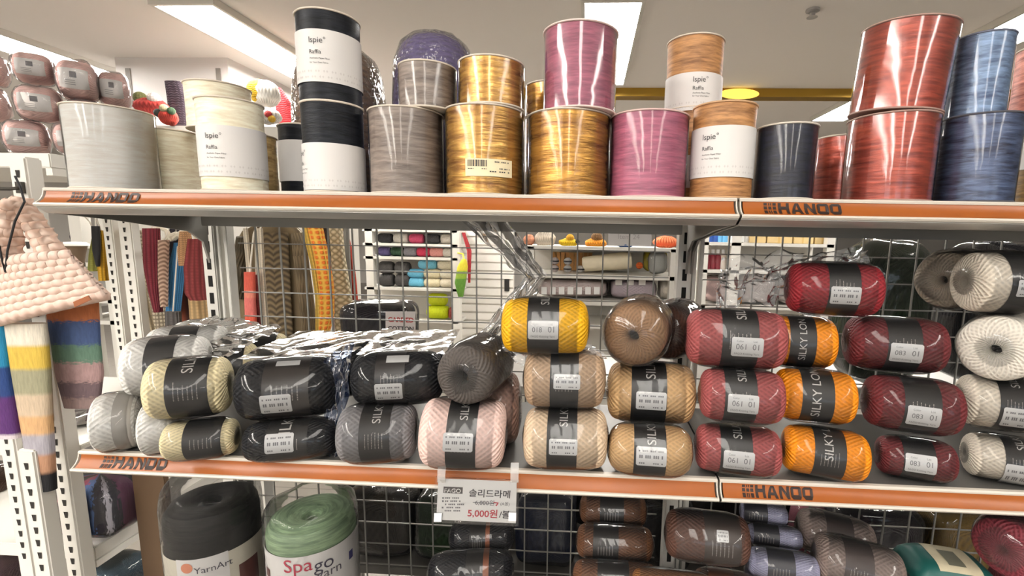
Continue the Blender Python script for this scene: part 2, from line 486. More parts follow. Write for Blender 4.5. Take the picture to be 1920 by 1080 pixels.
lamp_row(-2.66, .30, (-6.5,), 6.0, ['ceiling light over the aisle in front, far left row'], s=LAMP*1.8)

# ================================================================== gondola shelving in the foreground
W0, DEPTH, DROP = .9, .262, .3666
CURVE = [(-.004, -.0042), (-.0046, -.0075), (-.006, -.0115), (-.0090, -.0160), (-.0150, -.0205)]
def strip_pt(s, off=0.0):
    """point (y,z) down the hollow price strip, s 0..1, off = proud of the face"""
    q = s*(len(CURVE)-1); i = min(int(q), len(CURVE)-2); f = q-i
    a, b = CURVE[i], CURVE[i+1]
    y = a[0]+(b[0]-a[0])*f; z = a[1]+(b[1]-a[1])*f
    n = Vector((0, -(a[1]-b[1]), (a[0]-b[0]))); n.normalize()
    n = Vector((0, -abs(n.y), abs(n.z)))
    return y+n.y*off, z+n.z*off
def prof_x(mb, pts, x0, x1):
    n = len(pts)
    mb.add([(x0, y, z) for y, z in pts]+[(x1, y, z) for y, z in pts],
           [tuple(range(n)), tuple(reversed(range(n, 2*n)))]+[(i, n+i, n+(i+1) % n, (i+1) % n) for i in range(n)])
    return mb
ORANGE = solid('A2581F', .34, mottled=14)
DECK = solid('6A6865', .4, .4)
LIPM = solid('CFC8BC', .4)
S_ = .27
def ring(w, ch):
    o = [(ch, 0), (w-ch, 0), (w, ch), (w, 1-ch), (w-ch, 1), (ch, 1), (0, 1-ch), (0, ch)]
    i = [(max(x, S_) if x < w/2 else min(x, w-S_), max(y, S_) if y < .5 else min(y, 1-S_)) for x, y in o]
    return [[o[k], o[(k+1) % 8], i[(k+1) % 8], i[k]] for k in range(8)]
def R4(a, b, c, d): return [(a, b), (c, b), (c, d), (a, d)]
GLYPH = {
 'G': (1.16, [R4(x, y, x+.3, y+.27) for x in (0, .82) for y in (0, .36, .72)] + [R4(.42, .36, .70, .62), R4(.42, 0, .52, .27), R4(.6, 0, .7, .27), R4(.42, .72, .52, .98), R4(.6, .72, .7, .98)]),
 'H': (1.0, [R4(0, 0, S_, 1), R4(1-S_, 0, 1, 1), R4(S_, .36, 1-S_, .64)]),
 'A': (1.1, [[(0, 0), (.3, 0), (.62, 1), (.40, 1)], [(1.1, 0), (.8, 0), (.48, 1), (.70, 1)], R4(.3, .18, .8, .38)]),
 'N': (1.0, [R4(0, 0, S_, 1), R4(1-S_, 0, 1, 1), [(S_, 1), (S_, .62), (1-S_, 0), (1-S_, .38)]]),
 'D': (1.02, ring(1.02, .14)), 'O': (1.02, ring(1.02, .2))}
def logo(x0, x1, z, parent):
    mb = MB(); x = 0; seq = []
    for ch in 'GHANDO':
        w, ps = GLYPH[ch]; seq.append((x, ps)); x += w+.14
    tot = x-.14; k = (x1-x0)/tot
    for xo, ps in seq:
        for p in ps:
            # split tall pieces so that they follow the hollow of the strip
            c = list(p)
            if len(c) == 4:
                for a in range(6):
                    f0, f1 = a/6, (a+1)/6
                    def q(f, l, r): return (l[0]+(r[0]-l[0])*f, l[1]+(r[1]-l[1])*f)
                    # edges: side 0-3 and side 1-2
                    quad = [q(f0, c[0], c[3]), q(f0, c[1], c[2]), q(f1, c[1], c[2]), q(f1, c[0], c[3])]
                    vs = []
                    for gx, gy in quad:
                        yy, zz = strip_pt(.93-.80*gy, .0005)
                        vs.append((x0+(xo+gx)*k, yy, z+zz))
                    mb.add(vs, [(0, 1, 2, 3)])
    return mb.build('logo', solid('2A1A14', .5), parent)
def shelf(x0, x1, z, label, lg=None, gap=.0015):
    t = thing('metal_shelf', label, 'shelf', (0, 0, 0), group='orange edged metal shelves')
    x0 += gap; x1 -= gap
    MB().box2((x0, .001, z-.018), (x1, DEPTH-.006, z)).build('deck', DECK, t, bevel=.001)
    b = MB()
    prof_x(b, [(y, z+q) for y, q in CURVE] + [(y+.003, z+q-.0005) for y, q in reversed(CURVE)], x0+.004, x1-.004)
    st = b.build('price_strip', ORANGE, t, smooth=True)
    l = MB()
    prof_x(l, [(.004, z-.0001), (-.0035, z-.0002), (-.0052, z-.0022), (-.0050, z-.0044), (-.003, z-.0048), (.004, z-.0035)], x0, x1)
    prof_x(l, [(-.0148, z-.0202), (-.0172, z-.0206), (-.0185, z-.0228), (-.0170, z-.0250), (-.0120, z-.0262), (-.0120, z-.0225)], x0, x1)
    l.build('lip', LIPM, t, smooth=True)
    u = MB(); prof_x(u, [(-.0145, z-.0235), (-.0145, z-.0265), (-.004, z-.033), (.012, z-.034), (.012, z-.030), (-.002, z-.0285)], x0, x1)
    u.build('underlip', GAL, t, smooth=True)
    for xa in (x0, x1-.0016):
        e = MB(); prof_x(e, [(.004, z-.0003)] + [(y-.0012, z+q) for y, q in CURVE] + [(-.0168, z-.0245), (-.004, z-.0325), (.004, z-.0325)], xa, xa+.0016)
        e.build('end_cap', LIPM, t)
    for xa in (x0+.001, x1-.005):
        e = MB(); prof_x(e, [(.0045, z-.019), (.0045, z-.034), (.08, z-.040), (DEPTH-.05, z-.056), (DEPTH-.02, z-.075), (DEPTH-.0085, z-.115), (DEPTH-.0085, z-.019)], xa, xa+.004)
        e.build('bracket', GREY_METAL, t)
    MB().box2((x0+.02, DEPTH-.04, z-.046), (x1-.02, DEPTH-.028, z-.0185)).build('rear_beam', GREY_METAL, t, bevel=.001)
    if lg: logo(lg[0], lg[1], z, st)
    return t
def lx(px, z): return P(px, 375 if z == ZS else 880, -.012).x
ZL = ZS-DROP
shelf(0, W0, ZS, 'upper grey metal shelf with orange price strip, longer bay on the left', (lx(126, ZS), lx(255, ZS)))
shelf(W0, 2*W0, ZS, 'upper grey metal shelf with orange price strip, under the red and blue spools', (lx(1436, ZS), lx(1583, ZS)))
shelf(0, W0, ZL, 'lower orange-edged metal shelf with the hanging price card', (lx(188, ZL), lx(308, ZL)))
shelf(W0, 2*W0, ZL, 'lower orange-edged metal shelf under the orange and maroon balls', (lx(1397, ZL), lx(1532, ZL)))
ZF = ZS-.80
for i in (0, 1):
    t = thing('metal_shelf', ['base metal shelf under the black and green yarn cakes', 'base metal shelf under the brown and lilac bagged balls'][i], 'shelf')
    MB().box2((i*W0+.002, -.02, ZF-.03), ((i+1)*W0-.002, DEPTH-.006, ZF)).build('deck', GAL, t, bevel=.001)
    MB().box2((i*W0+.002, -.0, 0.0), ((i+1)*W0-.002, .015, ZF-.031)).build('kick_panel', GREY_METAL, t)

def upright(x, label):
    t = thing('slotted_upright', label, 'upright', (x, DEPTH+.001, 0))
    MB().box2((-.0125, 0, 0), (.0125, .03, ZS-.03)).build('post', WHITE_METAL, t, bevel=.002)
    s = MB(); z = ZS-.052
    while z > .75:
        s.box2((-.0040, -.0006, z-.0105), (.0042, .004, z+.0105)); z -= .033
    s.build('slots', solid('141210', .9), t)
    MB().box2((.0155, .004, 0), (.0215, .026, ZS-.03)).box2((.0275, .006, 0), (.0345, .026, ZS-.03)).build('inner_channel', WHITE_METAL, t, bevel=.001)
upright(P(389, 470, DEPTH).x, 'pale slotted steel upright at the left end of the shelving')
upright(P(1284, 510, DEPTH).x, 'pale slotted steel upright between the two shelving bays')
def mesh_panel(x0, x1, px, py, label):
    t = thing('wire_mesh_panel', label, 'mesh panel', ((x0+x1)/2, DEPTH+.034, 0)); cx = (x0+x1)/2; Y = DEPTH+.034
    xs = P(*px, Y).x; zs = P(*py, Y).z
    v = MB(); x = xs-.0485*round((xs-x0)/.0485-.5)
    while x < x1:
        v.box2((x-cx-.0013, -.0013, ZF), (x-cx+.0013, .0013, ZS-.04)); x += .0485
    v.build('vertical_wires', GREY_METAL, t)
    h = MB(); z = zs
    while z > ZF: h.box2((x0-cx, .0014, z-.0011), (x1-cx, .0036, z+.0011)); z -= .0485
    h.build('horizontal_wires', GREY_METAL, t)
mesh_panel(.03, .872, (478, 425), (600, 459), 'grey wire mesh back panel behind the black and yellow balls')
mesh_panel(.93, 1.75, (1369, 430), (1360, 477), 'grey wire mesh back panel behind the crimson and ivory balls')
# ================================================================== spools on the top shelf
CARD = solid('CDBFAE', .6)
def to_cam(x, y): return math.atan2(CAM.y-y, CAM.x-x)
def spool(label, x0, x1, ym, ytop, Yc, mat, base=None, cat='yarn spool', band=None, txt=None, wrap=True, rim='D8CDBE', sticker=None, tilt=(0, 0), rimw=1.0, shift=0, group=None, name='raffia_spool', wm=None):
    pc = (x0+x1)/2
    Yc = (.05 if base is not None else .04) if Yc < .1 else (.140 if Yc < .24 else .158)
    for _ in range(3):
        xc, R, zt = fit_round(x0, x1, ym, ytop, Yc)
        if Yc < R+.001: Yc = R+.0015
    z0 = ZS if base is None else base
    H = zt-z0
    t = thing(name, label, cat, (xc, Yc, z0), (tilt[0], tilt[1], 0), group or 'raffia spools on the top shelf')
    rw = R*.962; n = 48
    def wob(p, ang, i):
        k = 1+.006*noise.noise(Vector((p.z*170, math.cos(ang)*1.3+xc*9, math.sin(ang)*1.3)))
        return Vector((p.x*k, p.y*k, p.z))
    nz = 26
    # coordinates on the winding: u round, v metres up
    MB().lathe([(rw*(1-.012*math.sin(PI*i/nz)), .0022+(H-.0044)*i/nz) for i in range(nz+1)], n, warp=wob).build('winding', mat, t, smooth=True)
    rm = solid(rim, .55)
    for zz in (0.0, H-.0022):
        MB().lathe([(R*.3, zz), (R*.985*rimw, zz), (R*rimw, zz+.0006), (R*rimw, zz+.0016), (R*.985*rimw, zz+.0022), (R*.3, zz+.0022), (R*.3, zz)], n).build('flange', rm, t, smooth=.5)
    MB().lathe([(R*.3, .001), (R*.3, H-.001)], 20).build('core_tube', CARD, t, smooth=True)
    base_a = to_cam(xc, Yc)
    def ang(px):
        h = hit_cyl(max(x0+3, min(x1-3, px)), ym, (xc, Yc, 0), R, 2)
        return math.atan2(h.y-Yc, h.x-xc) + (0 if x0+3 <= px <= x1-3 else (px-pc)/abs(px-pc)*.35)
    def zpix(py): return hit_cyl(pc, py, (xc, Yc, 0), R, 2).z - z0
    if wrap:
        MB().lathe([(R*.984, .0024), (R*.984, H-.0024)], n).build('clear_wrap', wm or FILM_SMOOTH, t, smooth=True)
    if band:
        za, zb = zpix(band[1]), zpix(band[0]); rb = rw*1.012 + .0006
        lb = MB().lathe([(rb, za), (rb, zb)], 64).build('paper_label', PAPER, t, smooth=True)
        hB = zb-za
        if txt is not None:
            ca = ang(txt)
            def pl(zoff):
                def f(tx, ty):
                    q = ca+tx/rb; r2 = rb+.0005
                    return (r2*math.cos(q), r2*math.sin(q), za+zoff*hB+ty)
                return f
            mb = MB(); w = R*.50
            add_text(mb, 'lspie°', pl(.74), width=w)
            add_text(mb, 'Raffia', pl(.53), width=w*.72)
            add_text(mb, 'Aesthetic Paper Fiber', pl(.43), width=w*1.2)
            add_text(mb, 'for Your Own Fabric', pl(.35), width=w*1.1)
            mb.build('lettering', INK, lb)
            d = MB()
            for row, zz in enumerate((.20, .09)):
                k = 26
                for j in range(k):
                    q = 2*PI*(j+.5*row)/k; s = .0017; r2 = rb+.0004
                    for sg in (-1, 1):
                        qq = q+sg*.0017/rb
                        d.add([(r2*math.cos(qq-s*.7/rb), r2*math.sin(qq-s*.7/rb), za+zz*hB), (r2*math.cos(qq), r2*math.sin(qq), za+zz*hB-s), (r2*math.cos(qq+s*.7/rb), r2*math.sin(qq+s*.7/rb), za+zz*hB), (r2*math.cos(qq), r2*math.sin(qq), za+zz*hB+s)], [(0, 1, 2, 3)])
            d.build('dot_pattern', solid('CFCBC8', .6), lb)
    if sticker:
        sx0, sy0, sx1, sy1 = sticker; qa, qb = ang(sx0), ang(sx1); za, zb = zpix(sy1), zpix(sy0); r2 = R*.985+.0006
        def sp(u, v, o=0): q = qa+(qb-qa)*u; return ((r2+o)*math.cos(q), (r2+o)*math.sin(q), za+(zb-za)*v)
        st = MB().sheet(lambda u, v: sp(u, v), 12, 2).build('price_sticker', solid('F0E2BC', .5), t, smooth=True)
        pr = MB(); x = .05; rnd = random.Random(4)
        while x < .44:
            w = rnd.choice((.010, .016, .024)); pr.add([sp(x, .55, .0004), sp(x+w, .55, .0004), sp(x+w, .92, .0004), sp(x, .92, .0004)], [(0, 1, 2, 3)]); x += w+rnd.choice((.010, .014))
        for xx, yy, ww in ((.06, .38, .12), (.34, .38, .1), (.60, .80, .32), (.70, .42, .24), (.5, .24, .44)):
            k = 9
            for j in range(k):
                if j % 4 == 3: continue
                xa = xx+ww*j/k; pr.add([sp(xa, yy, .0004), sp(xa+ww/k*.7, yy, .0004), sp(xa+ww/k*.7, yy+.07, .0004), sp(xa, yy+.07, .0004)], [(0, 1, 2, 3)])
        pr.build('barcode', INK, st)
    t['_h'] = H
    return t, z0+H, xc, R
def drop(o):
    for k in ('_h',):
        if k in o: del o[k]
r_white = raffia('FFFCF6', 'F3ECE2', .5, .1); r_cream = raffia('FBF1DC', 'DFD1B2', .55, .5)
r_black = raffia('202329', '0B0C0F', .42, .8); r_taupe = raffia('B5A599', '7C6E66', .38, .6)
r_gold = raffia('E8B660', '94622A', .26, .7, .3, .55); r_gold2 = raffia('DDA448', '85531F', .26, .7, .3, .55)
r_pink = raffia('DC7C99', 'AC5A76', .36, .5); r_tan = raffia('BE8B58', '7E5430', .5, .7)
r_navy = raffia('22263C', '10121C', .4, .8); r_red = raffia('D4604A', '8E3428', .3, .6, .2, .3)
r_blue = raffia('93AFD2', '4C5E84', .36, .7, .1, .2); r_blue2 = raffia('66779C', '2A2F48', .34, .8, .2, .2)
r_salmon = raffia('D98F80', '8E4A44', .5, .8)
T = []
def S(*a, **k):
    r = spool(*a, **k); drop(r[0]); T.append(r); return r
# back row first
s2 = S('plain cream raffia spool behind the wide white spool, only its right side in view', 256, 382, 300, 237, .19, r_cream, wrap=False)
s2b = S('shade-toned cream raffia spool just seen between the cream labelled spool and the small black one', 398, 524, 300, 243, .2, raffia('C9B07C', '8A6E40', .5, .6), wrap=False)  # cream raffia, with its shade put into the darker colours
s3 = S('cream raffia spool raised on the back row behind the cream labelled spool', 343, 476, 190, 146, .2, r_cream, base=max(s2[1], s2b[1])+.0005, wrap=False)
s1 = S('wide white raffia spool at the left end of the top shelf', 116, 300, 270, 189, .085, r_white)
s4 = S('cream raffia spool with white paper label near the left end', 368, 502, 270, 177, .07, r_cream, band=(236, 331), txt=386, wrap=False)
s6 = S('small black raffia spool with white label, half hidden behind the lower black spool', 521, 636, 290, 229, .20, r_black, band=(263, 340), txt=None, wrap=False)
s7 = S('lower black raffia spool of the stack, white label with lettering', 564, 686, 270, 185, .07, r_black, band=(268, 356), txt=557, wrap=False)
s8 = S('black raffia spool with white label, on top of the other black spool', 554, 680, 100, 11, .07, r_black, base=s7[1]+.0005, band=(56, 154), txt=580, wrap=False)
s12 = S('lower shiny taupe raffia spool, standing on the shelf', 690, 834, 275, 195, .075, r_taupe)
s11 = S('smaller taupe raffia spool stacked on the wide taupe spool', 746, 858, 155, 109, .085, r_taupe, base=s12[1]+.0005)
s14 = S('gold raffia spool with a barcode sticker', 833, 984, 275, 191, .075, r_gold, sticker=(872, 297, 960, 330))
s13 = S('gold raffia spool stacked on the barcode stickered gold spool', 858, 984, 145, 99, .08, r_gold, base=s14[1]+.0005)
s15b = S('orange gold raffia spool hidden in the back row between two gold spools', 984, 1086, 280, 212, .245, r_gold2)
s15 = S('orange gold raffia spool on the back row, peeking left of the tall pink spool', 984, 1086, 170, 148, .245, r_gold2, base=s15b[1]+.0005)
s16 = S('dark gold raffia spool under the tall pink spool', 989, 1145, 280, 200, .08, r_gold2)
s17 = S('pink raffia spool standing on top of the dark gold spool', 1018, 1157, 120, 34, .08, r_pink, base=s16[1]+.0005, rim='E6D2CC', rimw=1.015, wm=FILM_TIGHT)
s18 = S('pink raffia spool standing on the shelf beside the dark gold spool', 1142, 1291, 280, 202, .08, r_pink, rim='D8B8B4')
s21 = S('tan raffia spool hidden between the pink spool and the tan labelled spool', 1246, 1357, 290, 200, .20, r_tan, band=(290, 352), wrap=False)
s19 = S('tan raffia spool with white label, raised on the back row', 1248, 1358, 110, 59, .2, r_tan, base=s21[1]+.0005, band=(134, 206), txt=1302, wrap=False)
s20 = S('tan raffia spool with white label at the front of the shelf', 1294, 1417, 275, 186, .075, r_tan, band=(234, 331), txt=1317, wrap=False, rim='C9A27A')
s22 = S('dark navy raffia spool beside the tan labelled spool', 1416, 1532, 290, 227, .085, r_navy, rim='D0C8BC', rimw=1.02)
s23 = S('small red raffia spool behind, between the navy and the lower red spool', 1522, 1640, 310, 249, .22, r_red)
s25 = S('lower red raffia spool in clear film, standing on the shelf', 1580, 1761, 285, 204, .075, r_red, rim='A98A80', wm=FILM_TIGHT)
s24 = S('large red raffia spool tilted on top of the lower red spool', 1592, 1780, 140, 22, .072, r_red, base=s25[1]+.004, tilt=(.06, .04), rim='A98A80', wm=FILM_TIGHT)
s27 = S('lower dark blue raffia spool, standing on the shelf', 1750, 1917, 290, 206, .075, r_blue2, rim='4A4A52')
s26 = S('light blue raffia spool stacked on the dark blue spool', 1776, 1900, 130, 52, .09, r_blue, base=s27[1]+.0005, rim='6A6E80')
s29 = S('tan raffia spool with grey label at the right edge of the picture', 1900, 2010, 300, 214, .16, raffia('8A6A38', '4E3A1C', .5, .7), band=(230, 315), wrap=False)
s28 = S('salmon pink raffia spool cut by the right edge of the picture', 1893, 2012, 150, 74, .16, r_salmon, base=s29[1]+.0005, wrap=False)

def cone(label, x0, x1, ytop, Yc, mat, name='wrapped_yarn_cone'):
    xc, R, zt = fit_round(x0, x1, 200, ytop-12, Yc); H = zt-ZS
    t = thing(name, label, 'yarn cone', (xc, Yc, ZS))
    pr = [(.012, .0), (R*.9, 0), (R*.98, .01), (R, H*.35), (R*.97, H*.6), (R*.9, H*.82), (R*.78, H*.92), (R*.55, H*.975), (R*.25, H*.985), (.012, H*.97)]
    MB().lathe(pr, 48).build('winding', mat, t, smooth=True)
    rnd = Vector((xc*31, 3.3, 1.7))
    def wob(p, ang, i):
        k = 1+.03*noise.noise(Vector((p.x*60, p.y*60, p.z*40))+rnd)
        return Vector((p.x*k, p.y*k, max(.0005, p.z*(1+.012*noise.noise(p*80+rnd)))))
    MB().lathe([(r*1.035, z*1.015+.001) for r, z in pr[1:]], 64, warp=wob).build('clear_wrap', film(70, 1.0, .06, 2.0, key='crinkled_film'), t, smooth=PI)
cone('tall brown yarn cone in crinkled film behind the black spools', 546, 727, 72, .240, cross('7A5634', .6, 90, 10, .6))
cone('purple yarn cone in crinkled film behind the taupe spool', 735, 897, 47, .215, cross('5B4A86', .55, 110, 9, .5))
# ================================================================== balls of yarn on the lower shelf
def ball_prof(L, R, n=9, k=26, hole=.16):
    pts = [(R*hole*.9, -L/2+.022), (R*hole, -L/2*.985)]
    for i in range(k+1):
        s = -1+2*i/k
        s = math.copysign(1-(1-abs(s))**1.7, s)
        r = R*max(.0, 1-abs(s)**n*.999)**(1/3.0)
        x = s*L/2
        if r > R*hole*1.15: pts.append((r, x))
    pts += [(R*hole, L/2*.985), (R*hole*.9, L/2-.022)]
    return pts
AX = Matrix(((0, 0, 1), (0, 1, 0), (-1, 0, 0))).to_4x4()        # lathe axis z -> local x
def radius_at(L, R, x, n=9):
    s = min(1, abs(2*x/L)); return R*max(0, 1-s**n*.999)**(1/3.0)
PLACED = []
def chain(c, L, R, yaw, roll):
    ax = Euler((0, roll, yaw)).to_matrix() @ Vector((1, 0, 0)); k = 7
    return [(c+ax*((i/(k-1)-.5)*max(0, L-1.5*R)), R*1.03) for i in range(k)]
def clash(a):
    s = 0
    for b in PLACED:
        m_ = 0
        for p, r in a:
            for q, r2 in b: m_ = max(m_, r+r2-(p-q).length)
        s += m_
    return s
def ball(label, box, Yc, mat, band=None, sticker=None, text=None, wrap=1, yaw=None, roll=0, L=None, R=None, lines=True, bandmat=None, name='yarn_ball', cat='yarn ball', group=None, num=None, wrapmat=None, band_c=None, spin=0, extra_sticker=None, shape=9, hole=.16, bottom=False, stripe=None, settle=True, floor_z=ZL):
    x0, y0, x1, y1 = box; cx, cy = (x0+x1)/2, (y0+y1)/2
    Yc *= K
    if yaw is None:
        tv = math.atan((cx-PX0)/F_PX)-.05; yaw = -tv*((.5 if bottom else .62) if tv < 0 else .45)     # each lies more or less square to the viewer
    rot_ = Euler((0, roll, yaw)).to_matrix()
    kx = [(sx*f1, f2, a*PI/5) for sx in (-1, 1) for f1, f2 in ((.5, .55), (.46, .84), (.38, .97)) for a in range(10)]
    def fit(Y, its=3):
        k_ = (P(cx+1, cy, Y)-P(cx, cy, Y)).x
        c_ = P(cx, cy, Y); R_ = R or (y1-y0)/2*k_*.9; L_ = L or (x1-x0)*k_*.95
        for _ in range(its):
            ps = [PROJ(c_+rot_ @ Vector((u*L_, R_*f2*math.cos(a), R_*f2*math.sin(a)))) for u, f2, a in kx]
            xs_ = [p[0] for p in ps]; ys_ = [p[1] for p in ps]
            l, r_, t_, b_ = min(xs_), max(xs_), min(ys_), max(ys_)
            c_ = c_+Vector((((x0+x1)/2-(l+r_)/2)*k_, 0, ((t_+b_)/2-(y0+y1)/2)*k_))
            if not L: L_ *= (x1-x0)/(r_-l)
            if not R: R_ *= (y1-y0)/(b_-t_)
        return c_, R_, L_
    if bottom:
        Yc = min((-.03+.10*i/40 for i in range(41)), key=lambda Y: (lambda q: abs(q[0].z-q[1]*1.02-.0008-ZL))(fit(Y, 2)))
    elif settle:
        def cost(Y):
            c_, R_, L_ = fit(Y, 2)
            return clash(chain(c_, L_, R_, yaw, roll))+.06*abs(Y-Yc)+4*max(0, floor_z+R_*1.02-c_.z)
        Yc = min((Yc-.03+.09*i/30 for i in range(31)), key=cost)
    c, R_, L_ = fit(Yc, 5)
    R = R or R_*1.02; L = L or L_*1.02
    PLACED.append(chain(c, L, R, yaw, roll))
    t = thing(name, label, cat, c, (0, roll, yaw), group or ('bagged yarn balls on the base shelf' if floor_z < ZL else 'yarn balls on the lower shelf'))
    t['_rl'] = (R, L)
    MB().lathe(ball_prof(L, R, shape, hole=hole), 40, M=AX).build('wound_yarn', mat, t, smooth=PI)
    def hit(px, py):
        o = rot_.transposed() @ (CAM+Vector((0, 0, ZS))-c); d = rot_.transposed() @ ray(px, py)
        A = d.y*d.y+d.z*d.z; B = o.y*d.y+o.z*d.z; D_ = B*B-A*(o.y*o.y+o.z*o.z-R*R)
        return o+d*((-B-math.sqrt(max(0, D_)))/A)
    def xl(px): return max(-L*.47, min(L*.47, hit(px, cy).x))
    def th(py):
        h = hit(cx, py)
        return math.atan2(h.z, -h.y)
    bp = None
    if band:
        xa, xb = (L*(band[1]-.5), L*(band[2]-.5)) if band[0] == 'f' else (xl(band[0]), xl(band[1]))
        bp = MB().lathe([(radius_at(L, R, xa+(xb-xa)*i/6, shape)+.0009, xa+(xb-xa)*i/6) for i in range(7)], 48, M=AX).build('paper_band', bandmat or BLACK_PAPER, t, smooth=PI)
        def at(x, a, o=.0013):
            r = radius_at(L, R, x, shape)+o
            return Vector((x, -r*math.cos(a), r*math.sin(a)))
        bw = xb-xa
        if text:
            mb = MB()
            ts = text if isinstance(text, tuple) else (text, .62, .36)
            s, a0, fx = ts
            x_b = xa+bw*(fx+.28)
            size = bw*.40
            add_text(mb, s, lambda tx, ty: at(x_b-ty, a0+tx/R), size=size, bold=.0)
            mb.build('lettering', INKW, bp)
        if lines:
            mb = MB(); rr = random.Random(int(cx))
            for j in range(6):
                xx = xa+bw*(.2+.11*j); a = -.15
                top = .30+.12*rr.random()
                while a < top:
                    w = rr.choice((.05, .08, .03)); mb.add([at(xx, a), at(xx+bw*.022, a), at(xx+bw*.022, a+w), at(xx, a+w)], [(0, 1, 2, 3)]); a += w+.02
            mb.build('small_print', solid('8F8A84', .6), bp)
        if sticker:
            sx0, sy0, sx1, sy1 = sticker
            xs, xe = xl(sx0), xl(sx1); ta, tb = th(sy1), th(sy0)
            def sp_(u, v, o=.0021): return at(xs+(xe-xs)*u, ta+(tb-ta)*v, o)
            # rounded card
            def rc(u, v):
                w = 1
                e = .07
                d = min(v, 1-v)
                ins = 0
                if d < e: ins = (1-math.sqrt(max(0, 1-((e-d)/e)**2)))*.05
                return sp_(ins+(1-2*ins)*u, v)
            st = MB().sheet(rc, 6, 14).build('sticker', STICKER, bp, smooth=PI)
            mb = MB(); hx = abs(xe-xs); hy = abs(tb-ta)*R
            def pl(u0, v0):
                return lambda tx, ty: at(xs+(xe-xs)*u0+tx, ta+(tb-ta)*v0+ty/R, .0026)
            nm = num or ('06', '01')
            if nm[0] == 'kr':
                for j, (u0, v0, w) in enumerate(((.08, .74, .84), (.1, .42, .8), (.1, .12, .2), (.5, .12, .4))):
                    k = int(w*16)
                    for q in range(k):
                        if (q*7+j) % 4 == 3: continue
                        a0 = sp_(u0+w*q/k, v0, .0026); mb.add([sp_(u0+w*q/k, v0, .0026), sp_(u0+w*(q+.7)/k, v0, .0026), sp_(u0+w*(q+.7)/k, v0+(.16 if j == 1 else .08), .0026), sp_(u0+w*q/k, v0+(.16 if j == 1 else .08), .0026)], [(0, 1, 2, 3)])
            else:
                add_text(mb, 'Color', pl(.16, .76), width=hx*.22); add_text(mb, 'Lot', pl(.68, .76), width=hx*.13)
                add_text(mb, nm[0], pl(.14, .40), width=hx*.32); add_text(mb, nm[1], pl(.66, .40), width=hx*.20)
                add_text(mb, 'FAGO Knitting Yarn', pl(.10, .12), width=hx*.78)
            mb.build('print', solid('77777A', .6), st)
        if extra_sticker:
            sx0, a0, sx1, a1 = extra_sticker
            MB().sheet(lambda u, v: at(xl(sx0)+(xl(sx1)-xl(sx0))*u, a0+(a1-a0)*v, .0018), 4, 8).build('sticker', STICKER, bp, smooth=PI)
    if stripe:
        xa, xb = xl(stripe[0]), xl(stripe[1])
        MB().lathe([(radius_at(L, R, xa+(xb-xa)*i/2, shape)+.0016, xa+(xb-xa)*i/2) for i in range(3)], 48, M=AX).build('edge_stripe', stripe[2], t, smooth=PI)
    if wrap:
        rd = Vector((cx*.37, cy*.21, 2))
        am = .028*wrap
        def wob(p, a, i):
            k = 1+am*abs(noise.noise(Vector((p.x*45, p.y*45, p.z*45))+rd))+.008*abs(noise.noise(p*130+rd))
            return Vector((p.x*k, p.y*k, p.z*(1+.02*noise.noise(p*40+rd))))
        big = max(0, wrap-1.4)*.06
        Lw, Rw = L*(1.03+big), R*(1.008+big)+.0027
        pr = [(.0005, -Lw/2*.995)]
        for i in range(21):
            s = -1+2*i/20; s = math.copysign(1-(1-abs(s))**1.6, s)
            r = Rw*max(0, 1-abs(s)**5*.97)**.5
            pr.append((max(.001, r), s*Lw/2))
        pr.append((.0005, Lw/2*.995))
        MB().lathe(pr, 44, M=AX, warp=wob).build('clear_wrap', wrapmat or FILM, t, smooth=PI)
    if settle or bottom: del t['_rl']
    return t
CREAM, BLACKY, WHITEY = cross('E9DBB0', contrast=.35), cross('15161A', .5, contrast=.6), cross('E8E6E0', contrast=.2)
GREYY, PINKY, YELL = cross('807E80', contrast=.4), cross('EFCFC5', contrast=.2), cross('FDBB18', .5, contrast=.38)
TAUPE, BEIGE, TANY = cross('BC9F82', contrast=.35), cross('DCC3A5', contrast=.25), cross('D6AE7C', contrast=.25)
ROSE, ORNG, CRIM = cross('A65454', contrast=.45), cross('FF9612', .45, contrast=.28), cross('97262F', contrast=.5)
MARO, IVOR, DGREY = cross('6A2428', contrast=.5), cross('D8CEBE', contrast=.3), cross('56504C', contrast=.4)
BROWN = cross('A17B59', contrast=.35)
# --- white and cream, left end
ball('translucent wrapped white ball at the left end of the bottom row', (164, 736, 276, 845), .055, WHITEY, band=(208, 262), bandmat=solid('A5A19A', .5), lines=False, wrap=1.3, wrapmat=FILM_BAG, yaw=.55, bottom=True)
ball('white yarn ball tucked between the wrapped white ball and the lower cream ball', (255, 752, 345, 850), .10, WHITEY, wrap=.8, yaw=.5, bottom=True)
wh = [(222, 632, 402, 742, .10), (268, 612, 436, 702, .223), (318, 600, 470, 678, .345)]
nm4 = ['white yarn ball with black band on the upper left, front of its row', 'second white banded ball back in the upper left row', 'rearmost white banded ball of the upper left row']
for (a, b, c, d, Y), l in zip(wh, nm4):
    ball(l, (a, b, c, d), Y, WHITEY, band=('f', .33, .66), wrap=1.2, wrapmat=FILM_BAG, lines=False)
ball('lower cream yarn ball on the shelf edge', (299, 784, 452, 862), .04, CREAM, band=(341, 413), bottom=True)
ball('upper cream yarn ball lying on the lower cream ball', (265, 670, 440, 784), .06, CREAM, band=(307, 388), text=('SILKY LON', .75, .35))
ball('second cream ball back, behind the upper cream ball', (332, 644, 490, 740), .20, CREAM, band=(392, 455), text=('SILKY LON', .8, .35), wrap=1.2, wrapmat=FILM_BAG, lines=False)
ball('third cream ball back in the upper cream row', (400, 626, 545, 710), .32, CREAM, band=(455, 515), wrap=1.2, wrapmat=FILM_BAG, lines=False)
